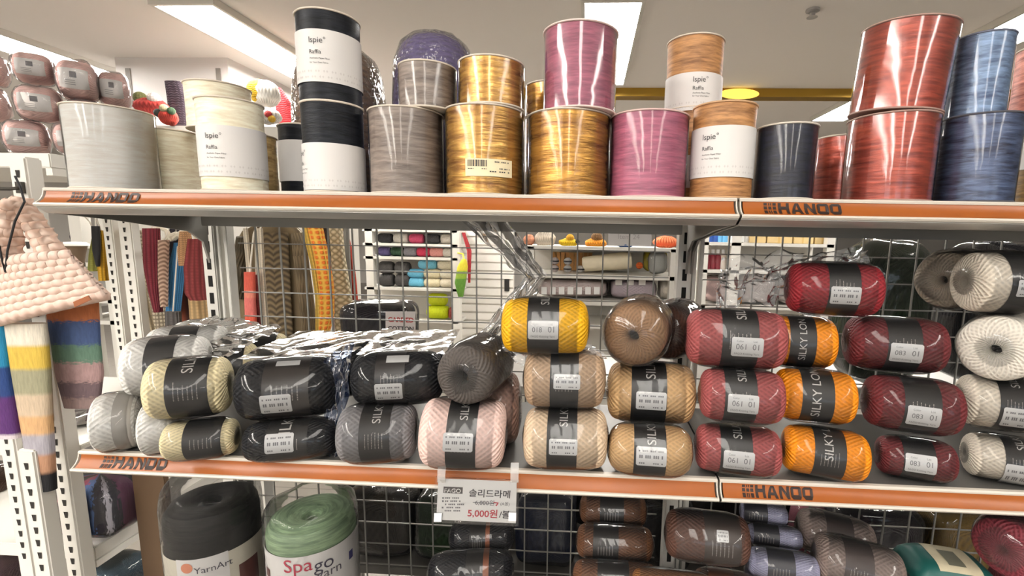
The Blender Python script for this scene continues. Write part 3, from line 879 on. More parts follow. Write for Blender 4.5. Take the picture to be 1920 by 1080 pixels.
# --- black
ball('lower black yarn ball with white sticker', (452, 784, 640, 864), .045, BLACKY, band=(497, 575), sticker=(497, 812, 551, 846), text=('SILKY LON', .3, .3), num=('kr',), wrap=1.3, bottom=True)
ball('upper black yarn ball with brown black band beside the cream ball', (437, 670, 640, 785), .06, BLACKY, band=(490, 578), sticker=(486, 738, 545, 770), num=('kr',), bandmat=solid('2A2523', .3), extra_sticker=(512, 1.05, 558, 1.3), wrap=1.5)
ball('black yarn ball on top of the grey ball', (657, 660, 832, 756), .06, BLACKY, band=(702, 758), sticker=(702, 718, 754, 746), num=('kr',), bandmat=solid('232020', .28), extra_sticker=(722, .85, 765, 1.2), wrap=1.5)
for i, (bx, Y, l) in enumerate((((500, 648, 690, 748), .16, 'black ball in film behind the upper black ball'), ((540, 632, 705, 712), .25, 'black ball further back under crinkled film'), ((682, 642, 838, 728), .155, 'black ball in film behind the ball resting on the grey one'), ((702, 628, 846, 700), .25, 'rearmost black ball in film beside the dark grey ball'))):
    ball(l, bx, Y, BLACKY, band=('f', .35, .65), wrap=1.6, wrapmat=FILM_BAG, lines=False)
# --- greys and pink
ball('grey yarn ball at the front, under a black ball', (629, 758, 785, 865), .045, GREYY, band=(672, 730), text=('SILKY LON', .7, .4), wrap=1.2, bottom=True)
ball('taupe pink ball in film lying behind the pale pink ball', (845, 700, 975, 830), .145, cross('9C7A6C', contrast=.35), wrap=1.8, wrapmat=FILM_BAG)
ball('pale pink yarn ball at the front above the price card', (784, 748, 950, 874), .05, PINKY, band=(836, 893), sticker=(832, 812, 888, 846), text=('SILKY LON', .75, .4), num=('kr',), roll=.05, wrap=1.1, bottom=True)
ball('dark grey yarn ball seen end on beside the black ball', (832, 640, 952, 742), .10, DGREY, yaw=1.42, L=.115, R=.040, wrap=1.3, wrapmat=FILM, hole=.26)
# --- yellow and browns
ball('pale beige yarn ball, lowest of its stack beside the pink ball', (981, 765, 1139, 876), .045, BEIGE, band=(1025, 1082), sticker=(1030, 823, 1083, 852), text=('SILKY LON', .75, .4), num=('kr',), bottom=True)
ball('taupe yarn ball between the yellow ball and the pale beige ball', (982, 655, 1134, 762), .055, TAUPE, band=(1031, 1085), sticker=(1038, 702, 1088, 729), num=('kr',), wrap=1.5, wrapmat=FILM_BAG)
ball('bright yellow yarn ball on top of the taupe ball', (940, 562, 1103, 660), .075, YELL, band=(988, 1048), sticker=(990, 602, 1047, 635), text=('SILKY LON', 1.0, .4), num=('018', '01'))
ball('tan yarn ball, lower of the two beside the rose stack', (1141, 795, 1299, 891), .035, TANY, band=(1189, 1250), sticker=(1193, 838, 1250, 872), text=('SILKY LON', .6, .4), num=('kr',), shape=6, bottom=True)
ball('tan yarn ball lying on the lower tan ball', (1139, 680, 1305, 792), .045, TANY, band=(1184, 1251), sticker=(1193, 735, 1250, 767), text=('SILKY LON', .75, .4), num=('kr',))
ball('brown yarn ball seen end on in crumpled film', (1138, 576, 1256, 664), .115, BROWN, yaw=1.30, L=.12, R=.0425, wrap=2.2, wrapmat=FILM_BAG, hole=.2)
ball('dark brown yarn ball in film behind, left of the top rose ball', (1228, 572, 1300, 662), .17, cross('4A2E22', contrast=.4), yaw=1.1, L=.12, R=.042, wrap=1.8, wrapmat=FILM_BAG)
# --- rose
ball('rose yarn ball at the bottom of the rose stack', (1302, 795, 1467, 892), .035, ROSE, band=(1352, 1412), sticker=(1357, 846, 1415, 878), text=('SILKY LON', .85, .4), num=('061', '01'), bottom=True)
ball('rose yarn ball in the middle of the rose stack', (1310, 692, 1474, 793), .045, ROSE, band=(1360, 1421), sticker=(1365, 740, 1423, 773), text=('SILKY LON', .85, .4), num=('061', '01'))
ball('rose yarn ball on top of the rose stack', (1284, 582, 1478, 690), .05, ROSE, band=(1355, 1424), sticker=(1372, 632, 1432, 666), text=('SILKY LON', .9, .4), num=('061', '01'))
# --- orange
ball('bright orange yarn ball at the bottom of the orange stack', (1462, 797, 1634, 901), .04, ORNG, band=(1528, 1588), text=('SILKY LON', .1, .3), roll=.04, bottom=True)
ball('bright orange yarn ball in the middle of the orange stack', (1448, 692, 1609, 793), .06, ORNG, band=(1505, 1566), text=('SILKY LON', -.55, .3), lines=False)
ball('bright orange yarn ball at the back, topmost of the orange stack', (1424, 594, 1572, 688), .085, ORNG, band=(1482, 1532), text=('SILKY LON', -.55, .35), lines=False)
# --- maroon
ball('maroon yarn ball at the bottom of the maroon stack', (1638, 817, 1798, 903), .04, MARO, band=(1695, 1756), sticker=(1697, 852, 1756, 884), num=('083', '01'), bottom=True)
ball('maroon yarn ball in the middle of the maroon stack', (1613, 704, 1812, 815), .05, MARO, band=(1697, 1767), sticker=(1702, 760, 1766, 794), num=('083', '01'), roll=.02)
ball('maroon yarn ball on top of the maroon stack under the crimson ball', (1578, 595, 1782, 698), .08, MARO, band=(1666, 1731), sticker=(1670, 643, 1732, 676), num=('083', '01'), wrap=1.3)
ball('crimson yarn ball highest of all on the lower shelf', (1470, 496, 1660, 590), .10, CRIM, band=(1555, 1615), sticker=(1558, 537, 1615, 568), num=('kr',), wrap=1.3)
# --- ivory
ball('ivory banded ball at the right edge, lowest in the ivory stack', (1800, 812, 1968, 908), .04, IVOR, band=(1886, 1945), sticker=(1885, 868, 1942, 902), text=('SILKY LON', .8, .4), num=('kr',), bottom=True)
ball('ivory banded ball at the right edge, second from the bottom', (1788, 703, 1965, 808), .055, IVOR, band=(1876, 1938), sticker=(1882, 762, 1940, 795), text=('SILKY LON', .9, .4), num=('kr',))
ball('shiny white ball seen end on at the right edge under the ivory pair', (1812, 588, 1950, 708), .075, cross('E2DCD0', contrast=.25), yaw=.75, L=.125, R=.042, wrap=1.4)
ball('ivory ball with black band at the right edge, top front of the ivory stack', (1782, 477, 1965, 584), .10, IVOR, band=(1898, 1962), sticker=(1908, 524, 1964, 554), num=('kr',), yaw=-.08)
ball('greyish ivory ball behind the top ivory ball, left end in view', (1730, 476, 1870, 574), .155, cross('9C9080', contrast=.3), yaw=.6, L=.12, R=.042, wrap=1.8, wrapmat=FILM_BAG)
# ================================================================== things under the lower shelf, and the price card
def cake(label, x0, x1, yfront, Yc, mat, name, bag):
    pc = (x0+x1)/2
    xc, R, _q = fit_round(x0, x1, 1000, yfront, Yc)
    H = hit_cyl(pc, yfront, (xc, Yc, 0), R*.93, 2).z-ZF
    t = thing(name, label, 'yarn cake', (xc, Yc, ZF+.0005))
    def wob(p, ang, i):
        k = 1+.018*noise.noise(Vector((p.z*60, math.cos(ang)*.9, math.sin(ang)*.9+xc)))
        return Vector((p.x*k, p.y*k, p.z*(1+.004*noise.noise(p*40))))
    pr = [(.014, .0), (R*.92, 0), (R*.985, .012)] + [(R*.985, .012+(H-.035)*i/14) for i in range(1, 15)] + [(R*.955, H-.012), (R*.88, H-.003), (R*.7, H+.001), (R*.45, H-.001), (R*.22, H-.006), (.014, H-.02), (.012, H*.4)]
    MB().lathe(pr, 56, warp=wob).build('wound_yarn', mat, t, smooth=True)
    return t, xc, R, H, pc
def cake_label(t, xc, R, H, Yc, pc, x0, x1, ytop, mat):
    rb = R*1.0+.001; za = .02
    zb = hit_cyl(pc, ytop, (xc, Yc, 0), rb, 2).z-ZF
    lb = MB().lathe([(rb, za), (rb, zb)], 64).build('paper_label', mat, t, smooth=True)
    base = to_cam(xc, Yc)
    def hz(px, py): return hit_cyl(max(x0+2, min(x1-2, px)), py, (xc, Yc, 0), rb, 2)
    def ang(px): h = hz(px, 1060); return math.atan2(h.y-Yc, h.x-xc)
    def pl(px, py, o=.0006):
        q0 = ang(px); zz = hz(px, py).z-ZF
        return lambda tx, ty: ((rb+o)*math.cos(q0+tx/rb), (rb+o)*math.sin(q0+tx/rb), zz+ty)
    def patch(xa, xb, ya, yb, m, name, o=.0004):
        q0, q1 = ang(xa), ang(xb); z0, z1 = hz((xa+xb)/2, yb).z-ZF, hz((xa+xb)/2, ya).z-ZF
        MB().sheet(lambda u, v: ((rb+o)*math.cos(q0+(q1-q0)*u), (rb+o)*math.sin(q0+(q1-q0)*u), z0+(z1-z0)*v), 12, 2).build(name, m, lb, smooth=True)
    return lb, pl, patch, rb
CAKE_FILM = film(24, .9, .014, .8, key='cake_film')
def bag_round(t, R, H, seed, name='plastic_bag', up=.03, mat=None):
    rd = Vector((seed, seed*2.1, .7))
    def wob(p, a, i):
        k = 1+.03*abs(noise.noise(Vector((p.x*22, p.y*22, p.z*16))+rd))+.02*abs(noise.noise(p*60+rd))
        return Vector((p.x*k, p.y*k, p.z+(.010*noise.noise(p*30+rd) if p.z > .05 else 0)))
    pr = [(R*1.015, .004), (R*1.02, H*.3), (R*1.02, H*.6), (R*1.03, H*.85), (R*1.03, H), (R*.98, H+up*.45), (R*.75, H+up*.8), (R*.45, H+up), (.004, H+up*.9)]
    pts = []
    for i in range(len(pr)-1):
        for j in range(4):
            f = j/4; pts.append((pr[i][0]*(1-f)+pr[i+1][0]*f, pr[i][1]*(1-f)+pr[i+1][1]*f))
    pts.append(pr[-1])
    MB().lathe(pts, 72, warp=wob).build(name, mat or CAKE_FILM, t, smooth=PI)
r_bk = raffia('201F1D', '0A0A0A', .6, .7); r_gn = raffia('8FA882', '5C7358', .6, .5)
YC = .085
t, xc, R, H, pc = cake('big black ribbon yarn cake in a clear bag under the lower shelf', 300, 488, 968, YC, r_bk, 'yarn_cake', True)
lb, pl, patch, rb = cake_label(t, xc, R, H, YC, pc, 300, 488, 1046, solid('CFC9B8', .5))
patch(331, 430, 1047, 1100, PAPER, 'white_panel')
patch(448, 484, 1048, 1100, solid('5C2A22', .4), 'photo_panel')
tm = MB(); add_text(tm, 'YarnArt', pl(363, 1077, .0012), width=R*.74); tm.build('lettering', solid('4A4750', .6), lb)
c = MB(); f = pl(350, 1066, .0012); rr = R*.125
c.add([f(0, 0)]+[f(rr*math.cos(k*PI/12), rr*math.sin(k*PI/12)) for k in range(24)], [(0, k+1, (k+1) % 24+1) for k in range(24)]); c.build('round_emblem', solid('D98A6A', .5), lb)
bag_round(t, R, H, 1.3, up=.05)
t, xc, R, H, pc = cake('sage green ribbon yarn cake in a clear bag under the lower shelf', 493, 667, 1000, YC, r_gn, 'yarn_cake', True)
lb, pl, patch, rb = cake_label(t, xc, R, H, YC, pc, 493, 667, 1042, PAPER)
tm = MB(); add_text(tm, 'Spa', pl(533, 1073, .0012), width=R*.60); tm.build('lettering', solid('B8344A', .6), lb)
tm = MB(); add_text(tm, 'go', pl(588, 1073, .0012), width=R*.42); tm.build('lettering', solid('3A3448', .6), lb)
tm = MB(); add_text(tm, 'yarn', pl(592, 1088, .0012), width=R*.55); tm.build('lettering', solid('55505A', .6), lb)
patch(655, 662, 1030, 1046, solid('3C3A78', .5), 'print_mark'); patch(500, 506, 1065, 1080, solid('5A3030', .5), 'print_mark')
bag_round(t, R, H, 4.1, up=.035)
# --- price card
YS = -.021
q = [P(822, 897, YS), P(969, 903, YS), P(818, 974, YS), P(967, 981, YS)]
ctr = (q[0]+q[1]+q[2]+q[3])/4
q = [v-ctr for v in q]
def card(px, py, o=0.0):
    u = (px-822)/(969-822); v = (py-897-6*u)/77.5
    p = (q[0]*(1-u)+q[1]*u)*(1-v)+(q[2]*(1-u)+q[3]*u)*v
    return Vector((p.x, p.y-o, p.z))
t = thing('price_card', 'white price card in a clear holder hanging on the lower shelf edge', 'price card', ctr)
MB().sheet(lambda u, v: card(822+147*u, 897+77.5*v+6*u), 4, 4, th=.0006).build('paper_card', solid('F2F1EF', .55), t)
MB().sheet(lambda u, v: card(817+157*u, 893+86*v+6*u, .0018), 6, 6, th=.0008).build('clear_holder', FILM_SMOOTH, t)
for xx in (830, 966):
    h = MB()
    h.sheet(lambda u, v: card(xx-8+15*u, 866+36*v, .0035+.002*math.sin(PI*v)), 3, 6, th=.001)
    h.build('hook', film(20, .3, .30, 1.8, key='milky_plastic'), t)
for xx, yy in ((826, 960), (963, 958)):
    h = MB()
    h.sheet(lambda u, v: card(xx-7+14*u, yy+16*v, .003), 2, 2, th=.001)
    h.build('clip', solid('E8E8EA', .4), t)
def cp(px, py): 
    b = card(px, py, .0010); dx = (q[1]-q[0]).normalized(); dy = (q[0]-q[2]).normalized()
    return lambda tx, ty: b+dx*tx+dy*ty
k = (q[1]-q[0]).length/147
DK, RD = solid('3B3A40', .6), solid('C23344', .6)
b = MB(); b.sheet(lambda u, v: card(833+36*u, 911.5+12*v+1.5*u, .0009), 4, 2); b.build('brand_plate', solid('4A4344', .5), t)
m_ = MB(); add_text(m_, 'FAGO', lambda tx, ty: cp(835, 922)(tx, ty)+Vector((0, -.0004, 0)), width=31*k, bold=.02); m_.build('brand_lettering', solid('EFEDEA', .6), t)
m_ = MB(); add_text(m_, '솔리드라메', cp(881, 929), width=77*k, bold=.012); add_text(m_, '/볼', cp(938, 969), width=20*k, bold=.012); m_.build('dark_lettering', DK, t)
m_ = MB(); add_text(m_, '5,000원', cp(880, 967), width=56*k, bold=.015); m_.build('red_lettering', RD, t)
m_ = MB(); add_text(m_, '6,000원', cp(893, 945), width=36*k, bold=.006); add_text(m_, '(A볼)', cp(940, 946), width=17*k)
m_.add([card(889, 940.5, .0013), card(929, 942, .0013), card(929, 943, .0013), card(889, 941.5, .0013)], [(0, 1, 2, 3)]); m_.build('struck_price', solid('6B6A70', .6), t)
m_ = MB(); m_.add([card(927, 940, .0013), card(937, 941, .0013), card(933, 948, .0013), card(931, 947, .0013), card(934, 942.5, .0013), card(927, 941.5, .0013)], [(0, 1, 4, 5), (1, 2, 3, 4)]); m_.build('red_arrow', RD, t)
m_ = MB()
for row, (yy, n) in enumerate(((932, 9), (938, 9), (944, 11), (950, 9), (956, 10))):
    if row not in (2, 4): m_.box(card(833, yy+1, .001), (.0022, .0003, .0022))
    for j in range(n):
        if (j+row) % 5 == 3: continue
        xx = 837+(j*3.3); m_.add([card(xx, yy-.5, .001), card(xx+2.4, yy-.4, .001), card(xx+2.4, yy+2.4, .001), card(xx, yy+2.2, .001)], [(0, 1, 2, 3)])
m_.build('small_print', solid('77767A', .6), t)

# --- balls in bags on the base shelf
B = dict(lines=True, wrapmat=FILM_BAG, floor_z=ZF)
BR_ST = solid('8A4E2E', .5)
dk = cross('17171B', .5); dbr = cross('6B452C', contrast=.45); lav = cross('A2A2BE', contrast=.35); gbr = cross('85756E', contrast=.4)
DKB = solid('1E1A18', .4)
ball('black ball in film under the price card, front one', (802, 1032, 960, 1106), .13, dk, band=(872, 905), bandmat=DKB, stripe=(905, 916, BR_ST), wrap=1.2, **B)
ball('black ball in film under the price card, behind the front one', (842, 976, 962, 1034), .22, dk, band=(880, 910), bandmat=DKB, stripe=(910, 918, BR_ST), wrap=1.2, **B)
ball('dark brown ball in film right of the price card, back of three', (1088, 925, 1212, 986), .27, dbr, band=(1125, 1170), bandmat=DKB, wrap=1.1, **B)
ball('dark brown ball in film right of the price card, middle of three', (1082, 982, 1224, 1052), .19, dbr, band=(1112, 1160), bandmat=DKB, wrap=1.1, **B)
ball('dark brown ball in film right of the price card, front of three', (1074, 1050, 1236, 1132), .11, dbr, band=(1120, 1180), bandmat=DKB, wrap=1.1, **B)
ball('ochre brown ball at the bottom edge left of the chocolate ball', (1214, 1066, 1316, 1150), .075, cross('8A5A30'), wrap=1.1, L=.12, **B)
ball('copper banded ball at the bottom edge under the chocolate ball', (1300, 1066, 1424, 1152), .085, cross('5A3A2A'), band=(1330, 1380), bandmat=solid('7A4020', .4), wrap=1.1, **B)
ball('chocolate brown ball with a label, under the shelf joint', (1247, 956, 1408, 1058), .08, cross('5A3B2F', contrast=.5), band=(1322, 1390), bandmat=solid('33251E', .4), sticker=(1344, 992, 1366, 1013), num=('kr',), wrap=1.25, **B)
ball('lilac grey banded ball in film, back of the lilac row', (1386, 940, 1478, 985), .25, lav, band=(1396, 1440), bandmat=solid('2A2A34', .4), wrap=1.3, **B)
ball('lilac grey banded ball in film, middle of the lilac row', (1400, 981, 1506, 1030), .20, lav, band=(1414, 1462), bandmat=solid('2A2A34', .4), wrap=1.3, **B)
ball('lilac grey banded ball in film, front of the lilac row', (1400, 1026, 1538, 1096), .12, lav, band=(1440, 1492), bandmat=solid('2A2A34', .4), wrap=1.3, **B)
ball('greyish brown banded ball in film, back of the pair', (1494, 976, 1640, 1034), .20, gbr, band=(1550, 1602), bandmat=solid('3A2E2C', .4), wrap=1.3, roll=.10, R=.033, L=.115, **B)
ball('greyish brown banded ball in film, front of the pair', (1530, 1024, 1690, 1098), .12, gbr, band=(1585, 1640), bandmat=solid('3A2E2C', .4), wrap=1.3, roll=.09, R=.034, L=.12, **B)
ball('dusty red ball in film at the lower right corner', (1848, 968, 1990, 1060), .10, cross('8A3A44'), wrap=1.7, yaw=.5, R=.042, L=.12, **B)
# teal pack with a picture label
c = P(1772, 1075, .07)
t = thing('yarn_pack', 'teal yarn pack with a pale picture label at the bottom right', 'yarn pack', c, (0, .06, -.1))
pk = MB()
def pil(a, b, c2, n=14):
    def f(u, v):
        x = (u*2-1); y = (v*2-1)
        return Vector((x*a, y*b, c2*(max(0, 1-abs(x)**4)*max(0, 1-abs(y)**4))**.5))
    return f
g = pil(.058, .040, .030)
pk.sheet(lambda u, v: g(u, v), 16, 16); pk.sheet(lambda u, v: Vector((g(1-u, v).x, g(1-u, v).y, -g(1-u, v).z)), 16, 16)
pk.build('bag', solid('1F5A55', .4, mottled=30), t, smooth=PI)
MB().sheet(lambda u, v: g(.25+.5*u, .1+.7*v)+Vector((0, 0, .0008)), 10, 10).build('picture_label', solid('C9BFA2', .5, mottled=60), t, smooth=PI)
MB().sheet(lambda u, v: g(.38+.2*u, .2+.4*v)+Vector((0, 0, .0016)), 8, 8).build('picture_motif', solid('6A6A5C', .5, mottled=80), t, smooth=PI)

# --- the back-to-back unit beyond the mesh
for z, l in ((ZL, 'shelf of the unit behind, seen through the mesh under the dark bags'), (ZF, 'low shelf of the unit behind the wire mesh')):
    t = thing('rear_metal_shelf', l, 'shelf')
    MB().box2((0, .345, z-.02), (1.9, .61, z)).build('deck', GAL if z == ZL else solid('56534F', .5), t, bevel=.001)
    MB().box2((0, .61, z-.03), (1.9, .622, z+.002)).build('price_strip', GREY_METAL, t)
    MB().box2((0, .345, z-.05), (.004, .60, z-.021)).box2((1.896, .345, z-.05), (1.9, .60, z-.021)).build('bracket', GREY_METAL, t)
for k in (0, 1):
    t = thing('rear_upright', ['thin upright of the unit behind, left end', 'thin upright of the unit behind, right end'][k], 'upright', (-.014 if k == 0 else 1.914, .36, 0))
    MB().box2((-.012, 0, 0), (.012, .03, ZL+.02)).build('post', WHITE_METAL, t)
def lump(name, label, cat, box, Y, mat, depth=.10, wrap=True, flat=.55, group=None, rest=None):
    Y *= K; depth *= K
    x0, y0, x1, y1 = box; c = P((x0+x1)/2, (y0+y1)/2, Y)
    a = (P(x1, y0, Y).x-P(x0, y0, Y).x)/2; b = (P(x0, y0, Y).z-P(x0, y1, Y).z)/2
    t = thing(name, label, cat, c, group=group or 'bags and packs of yarn')
    rd = Vector((x0*.13, y0*.17, 1))
    def shp(k, s, am, fr):
        mb = MB()
        def f(u, v):
            th = (v-.5)*PI; ph = u*2*PI
            def se(x, e): return math.copysign(abs(x)**e, x)
            d = Vector((a*se(math.cos(th), flat)*se(math.cos(ph), flat), depth*se(math.cos(th), flat)*se(math.sin(ph), flat), b*se(math.sin(th), flat)))
            return d*(k*(1+am*noise.noise(d*fr+rd)))
        mb.sheet(f, 40, 24, su=3, sv=.3)
        return mb
    shp(.90, 0, .10, 14).build('yarn_bulk', mat, t, smooth=PI)
    if wrap: shp(.94, 1, .06, 26).build('plastic_bag', FILM_BAG, t, smooth=PI)
    return t
def rest_lump(label, x0, x1, ytop, Y, z, mat, depth=.09, name='yarn_bag', group=None, cat='bag of yarn', flat=.55):
    lo, hi = ytop, 1600
    for _ in range(40):
        mid = (lo+hi)/2
        if P((x0+x1)/2, mid, Y*K).z > z+.004: lo = mid
        else: hi = mid
    return lump(name, label, cat, (x0, ytop, x1, lo), Y, mat, depth, group=group, flat=flat)
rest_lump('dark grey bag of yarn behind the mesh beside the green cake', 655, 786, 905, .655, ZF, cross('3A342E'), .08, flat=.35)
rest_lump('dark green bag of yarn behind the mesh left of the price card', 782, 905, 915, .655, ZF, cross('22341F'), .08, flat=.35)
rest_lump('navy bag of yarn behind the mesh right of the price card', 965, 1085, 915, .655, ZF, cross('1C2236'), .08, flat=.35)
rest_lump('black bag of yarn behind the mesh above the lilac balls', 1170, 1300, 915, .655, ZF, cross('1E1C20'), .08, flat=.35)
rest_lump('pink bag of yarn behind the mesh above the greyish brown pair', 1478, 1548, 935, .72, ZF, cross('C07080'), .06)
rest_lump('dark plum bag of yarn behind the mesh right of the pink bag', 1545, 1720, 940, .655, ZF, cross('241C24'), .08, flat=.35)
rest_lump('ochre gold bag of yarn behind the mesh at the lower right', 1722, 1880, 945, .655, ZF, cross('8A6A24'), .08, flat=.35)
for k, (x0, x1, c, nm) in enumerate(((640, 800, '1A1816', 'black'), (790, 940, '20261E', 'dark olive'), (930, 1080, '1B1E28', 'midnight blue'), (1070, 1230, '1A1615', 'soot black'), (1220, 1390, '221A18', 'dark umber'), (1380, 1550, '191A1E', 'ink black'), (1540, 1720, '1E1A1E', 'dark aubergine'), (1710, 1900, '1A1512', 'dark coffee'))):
    rest_lump('%s bag of yarn added in the back row behind to block light' % nm, x0, x1, 880, .905, ZF, cross(c), .075, flat=.3)  # extra dark bags, added to block light and keep this space dark
# dark bags standing on the shelf behind
rest_lump('dark green bag of yarn standing behind the crimson ball', 1562, 1728, 445, .70, ZL, cross('22301C', contrast=.5), .12)
rest_lump('black bag of yarn behind the ivory balls at the right edge', 1762, 1945, 447, .74, ZL, cross('15151A'), .12)
t = rest_lump('black yarn pack with red lettering, seen through the mesh', 648, 782, 560, .74, ZL, cross('2E2A2E'), .09, 'yarn_pack', None, 'yarn pack', .35)
a = P(724, 586, .39); ctr = t.location
def cb(px, py): return P(px, py, .391)-ctr
MB().sheet(lambda u, v: cb(723+56*u, 584+36*v), 2, 2, th=.0006).build('paper_label', solid('D9CFCB', .5), t)
k = (cb(779, 590)-cb(723, 590)).length/56
for s, yy, m2, nm, w in (('CARDED', 603, solid('B23A34', .5), 'red_lettering', 48), ('COTTON', 619, solid('3A3236', .5), 'dark_lettering', 48)):
    b0 = cb(728, yy)+Vector((0, -.0008, 0)); mm = MB(); add_text(mm, s, lambda tx, ty: b0+Vector((tx, 0, ty)), width=w*k, bold=.03); mm.build(nm, m2, t)
# bags lower down on the base shelf that carry the piles
for l, x0, x1, yt, Y, c in (('black', 806, 956, 1108, .15, '1B1A1C'), ('charcoal', 846, 958, 1040, .30, '26242A'), ('cocoa brown', 1080, 1232, 1136, .13, '4A3226'), ('walnut brown', 1090, 1216, 1060, .31, '4A3428'), ('chestnut brown', 1236, 1412, 1156, .10, '5A3A26'),
        ('slate lilac', 1402, 1534, 1100, .14, '6A6A84'), ('dusk lilac', 1396, 1500, 1036, .30, '74748C'), ('mushroom brown', 1540, 1690, 1104, .15, '6A5C56'), ('dark teal', 1700, 1840, 1120, .10, '1A423E'), ('wine red', 1856, 1986, 1066, .12, '6A2A34')):
    rest_lump('%s bag of yarn low on the base shelf, under the piled balls' % l, x0, x1, yt, Y, ZF, cross(c), .085, flat=.4)
# ================================================================== the rack on the left
XR = P(133, 1053, .36*K).x
def tpost(x, Y, label, w=.034, d=.028, z1=1.62, side=1):
    t = thing('slotted_post', label, 'upright', (x, Y, 0), group='slotted posts of the left rack')
    MB().box2((-w/2, 0, 0), (w/2, d, z1)).build('post', WHITE_METAL, t, bevel=.003)
    s = MB(); s2 = MB(); z = z1-.03
    while z > .75:
        s.add([(-.0045, -.0006, z+.006), (.0045, -.0006, z+.006), (.0028, -.0006, z-.007), (-.0028, -.0006, z-.007)], [(0, 1, 2, 3)])
        s2.add([(-w/2-.0006, d*.35, z+.006), (-w/2-.0006, d*.6, z+.006), (-w/2-.0006, d*.55, z-.007), (-w/2-.0006, d*.4, z-.007)], [(0, 1, 2, 3)])
        z -= .0255
    s.build('slots', solid('2A2622', .9), t); s2.build('side_slots', solid('2A2622', .9), t)
tpost(P(115, 900, .36*K).x, .36*K, 'white slotted post directly behind the crochet bag', z1=P(22, 293, .36*K).z)
tpost(P(60, 940, .26*K).x, .26*K, 'white slotted post left of the pastel striped strip, near the bottom left corner', z1=P(50, 845, .26*K).z)
tpost(P(17, 860, .40*K).x, .40*K, 'white slotted post at the left edge, low down', z1=P(14, 800, .4*K).z)
p4 = PX(240, 525, XR)

Y4 = 1.15*K
tpost(P(244, 525, Y4).x, Y4, 'white slotted post far end of the left rack, beside the hanging knits', w=.04, z1=1.75)
tpost(P(212, 525, Y4+.03).x, Y4+.03, 'grey slotted post beside the far end post of the left rack', w=.03, z1=1.75)
def board(z, y0, y1, x0, x1, label, m=None):
    t = thing('rack_shelf', label, 'shelf')
    MB().box2((x0, y0, z-.03), (x1, y1, z)).build('board', WHITE_METAL, t, bevel=.002)
    MB().box2((x1-.012, y0, z-.045), (x1+.002, y1, z-.0305)).build('front_edge', WHITE_METAL, t)
zt = P(60, 290, .62*K).z
board(zt, .58*K, 1.12*K, XR-1.0, P(118, 305, .62*K).x, 'white top board of the left rack under the pink balls')
za = PX(150, 1045, XR+.012).z; zb = PX(120, 849, XR+.012).z
board(zb, .42*K, 1.12*K, XR-.45, XR+.01, 'white rack board behind the knit strips, upper one')
board(za, .42*K, 1.12*K, XR-.45, XR+.01, 'white rack board low on the left, under the colourful bags')
# coloured bags on these boards
mixm = lambda cols: stripes(cols, 0, .25)
rest_lump('bag of blue, pink and black yarn low on the left rack', 124, 266, 882, .52, za, mixm([(0, '2A2A34'), (.2, 'C05070'), (.3, '5A78B0'), (.42, '2A2630'), (.6, 'C8C4D0'), (.7, '3A3A44'), (.85, '7A4A6A')]), .12)
rest_lump('pale flecked bag of yarn beside the striped knit on the left rack', 128, 200, 768, .62, zb, mixm([(0, 'C8C4C0'), (.3, '6A5A60'), (.5, 'D8D2CC'), (.75, '8A6A7A')]), .1)
rest_lump('dark flecked bag of yarn further back on the left rack', 150, 240, 905, .90, za, mixm([(0, '3A3038'), (.3, '8A8A94'), (.5, '2A2A30'), (.75, '6A7A5A')]), .1)
lump('yarn_bag', 'teal grey bag of yarn at the bottom, left of the black cake', 'bag of yarn', (158, 1046, 262, 1110), .55, cross('3E5A6A'), .09)
lump('yarn_bag', 'mauve bag of yarn in the bottom left corner', 'bag of yarn', (-40, 1035, 40, 1110), .5, cross('8A6A72'), .09)
lump('yarn_bag', 'rust brown bag of yarn at the left edge behind the low post', 'bag of yarn', (-50, 870, 26, 985), .75, cross('6A4A3A'), .09)
# wooden end panel
t = thing('end_panel', 'brown wooden panel under the left end of the lower shelf', 'panel')
a = P(246, 895, .50*K); b = P(312, 895, .50*K)
MB().box2((a.x, .302, .3), (a.x+.075, .314, ZL-.06)).build('board', solid('67503A', .6, mottled=8), t, bevel=.002)
MB().box2((a.x, .3005, ZL-.115), (a.x+.075, .3019, ZL-.061)).build('paler_strip', solid('B89A6E', .6, mottled=8), t)
# pink balls in bags on the top board
PINKB = cross('FFCAC2', contrast=.08)
LAB = solid('F0EAE6', .5)
def pinkb(label, box, Y):
    x0, y0, x1, y1 = box
    t = ball(label, box, Y, PINKB, group='pink bagged balls on the left rack', lines=False, wrap=0, shape=4, settle=False, yaw=.62)
    R, L = t['_rl']; del t['_rl']
    def at(fx, a, o): return Vector((fx*L, -(radius_at(L, R, fx*L, 4)+o)*math.cos(a), (radius_at(L, R, fx*L, 4)+o)*math.sin(a)))
    lb = MB().sheet(lambda u, v: at(-.36+.74*u, -.62+1.05*v, .0012), 12, 12).build('paper_label', LAB, t, smooth=PI)
    MB().sheet(lambda u, v: at(-.06+.17*u, -.06+.30*v, .002), 2, 6).build('dark_logo', solid('5A5456', .5), lb)
    m_ = MB()
    for j in range(3): m_.sheet(lambda u, v: at(-.2+.26*u, -.22-.1*j+.03*v, .002), 2, 1)
    m_.build('small_print', solid('A8A2A0', .6), lb)
    rd = Vector((x0*.3, y0*.2, 1))
    def wob(p, a, i):
        k = 1+.10*noise.noise(p*38+rd)+.05*noise.noise(p*90+rd)
        return Vector((p.x*k, p.y*k, p.z*(1+.05*noise.noise(p*40+rd))))
    MB().lathe([(.001, -L*.55)]+[(R*1.09*(1-abs(-1+2*i/18)**5*.9)**.5, L*.55*(-1+2*i/18)) for i in range(1, 18)]+[(.001, L*.55)], 44, M=AX, warp=wob).build('plastic_bag', PINKFILM, t, smooth=PI)
PINKFILM = film(34, .9, .08, 1.1, key='pink_bag_film')
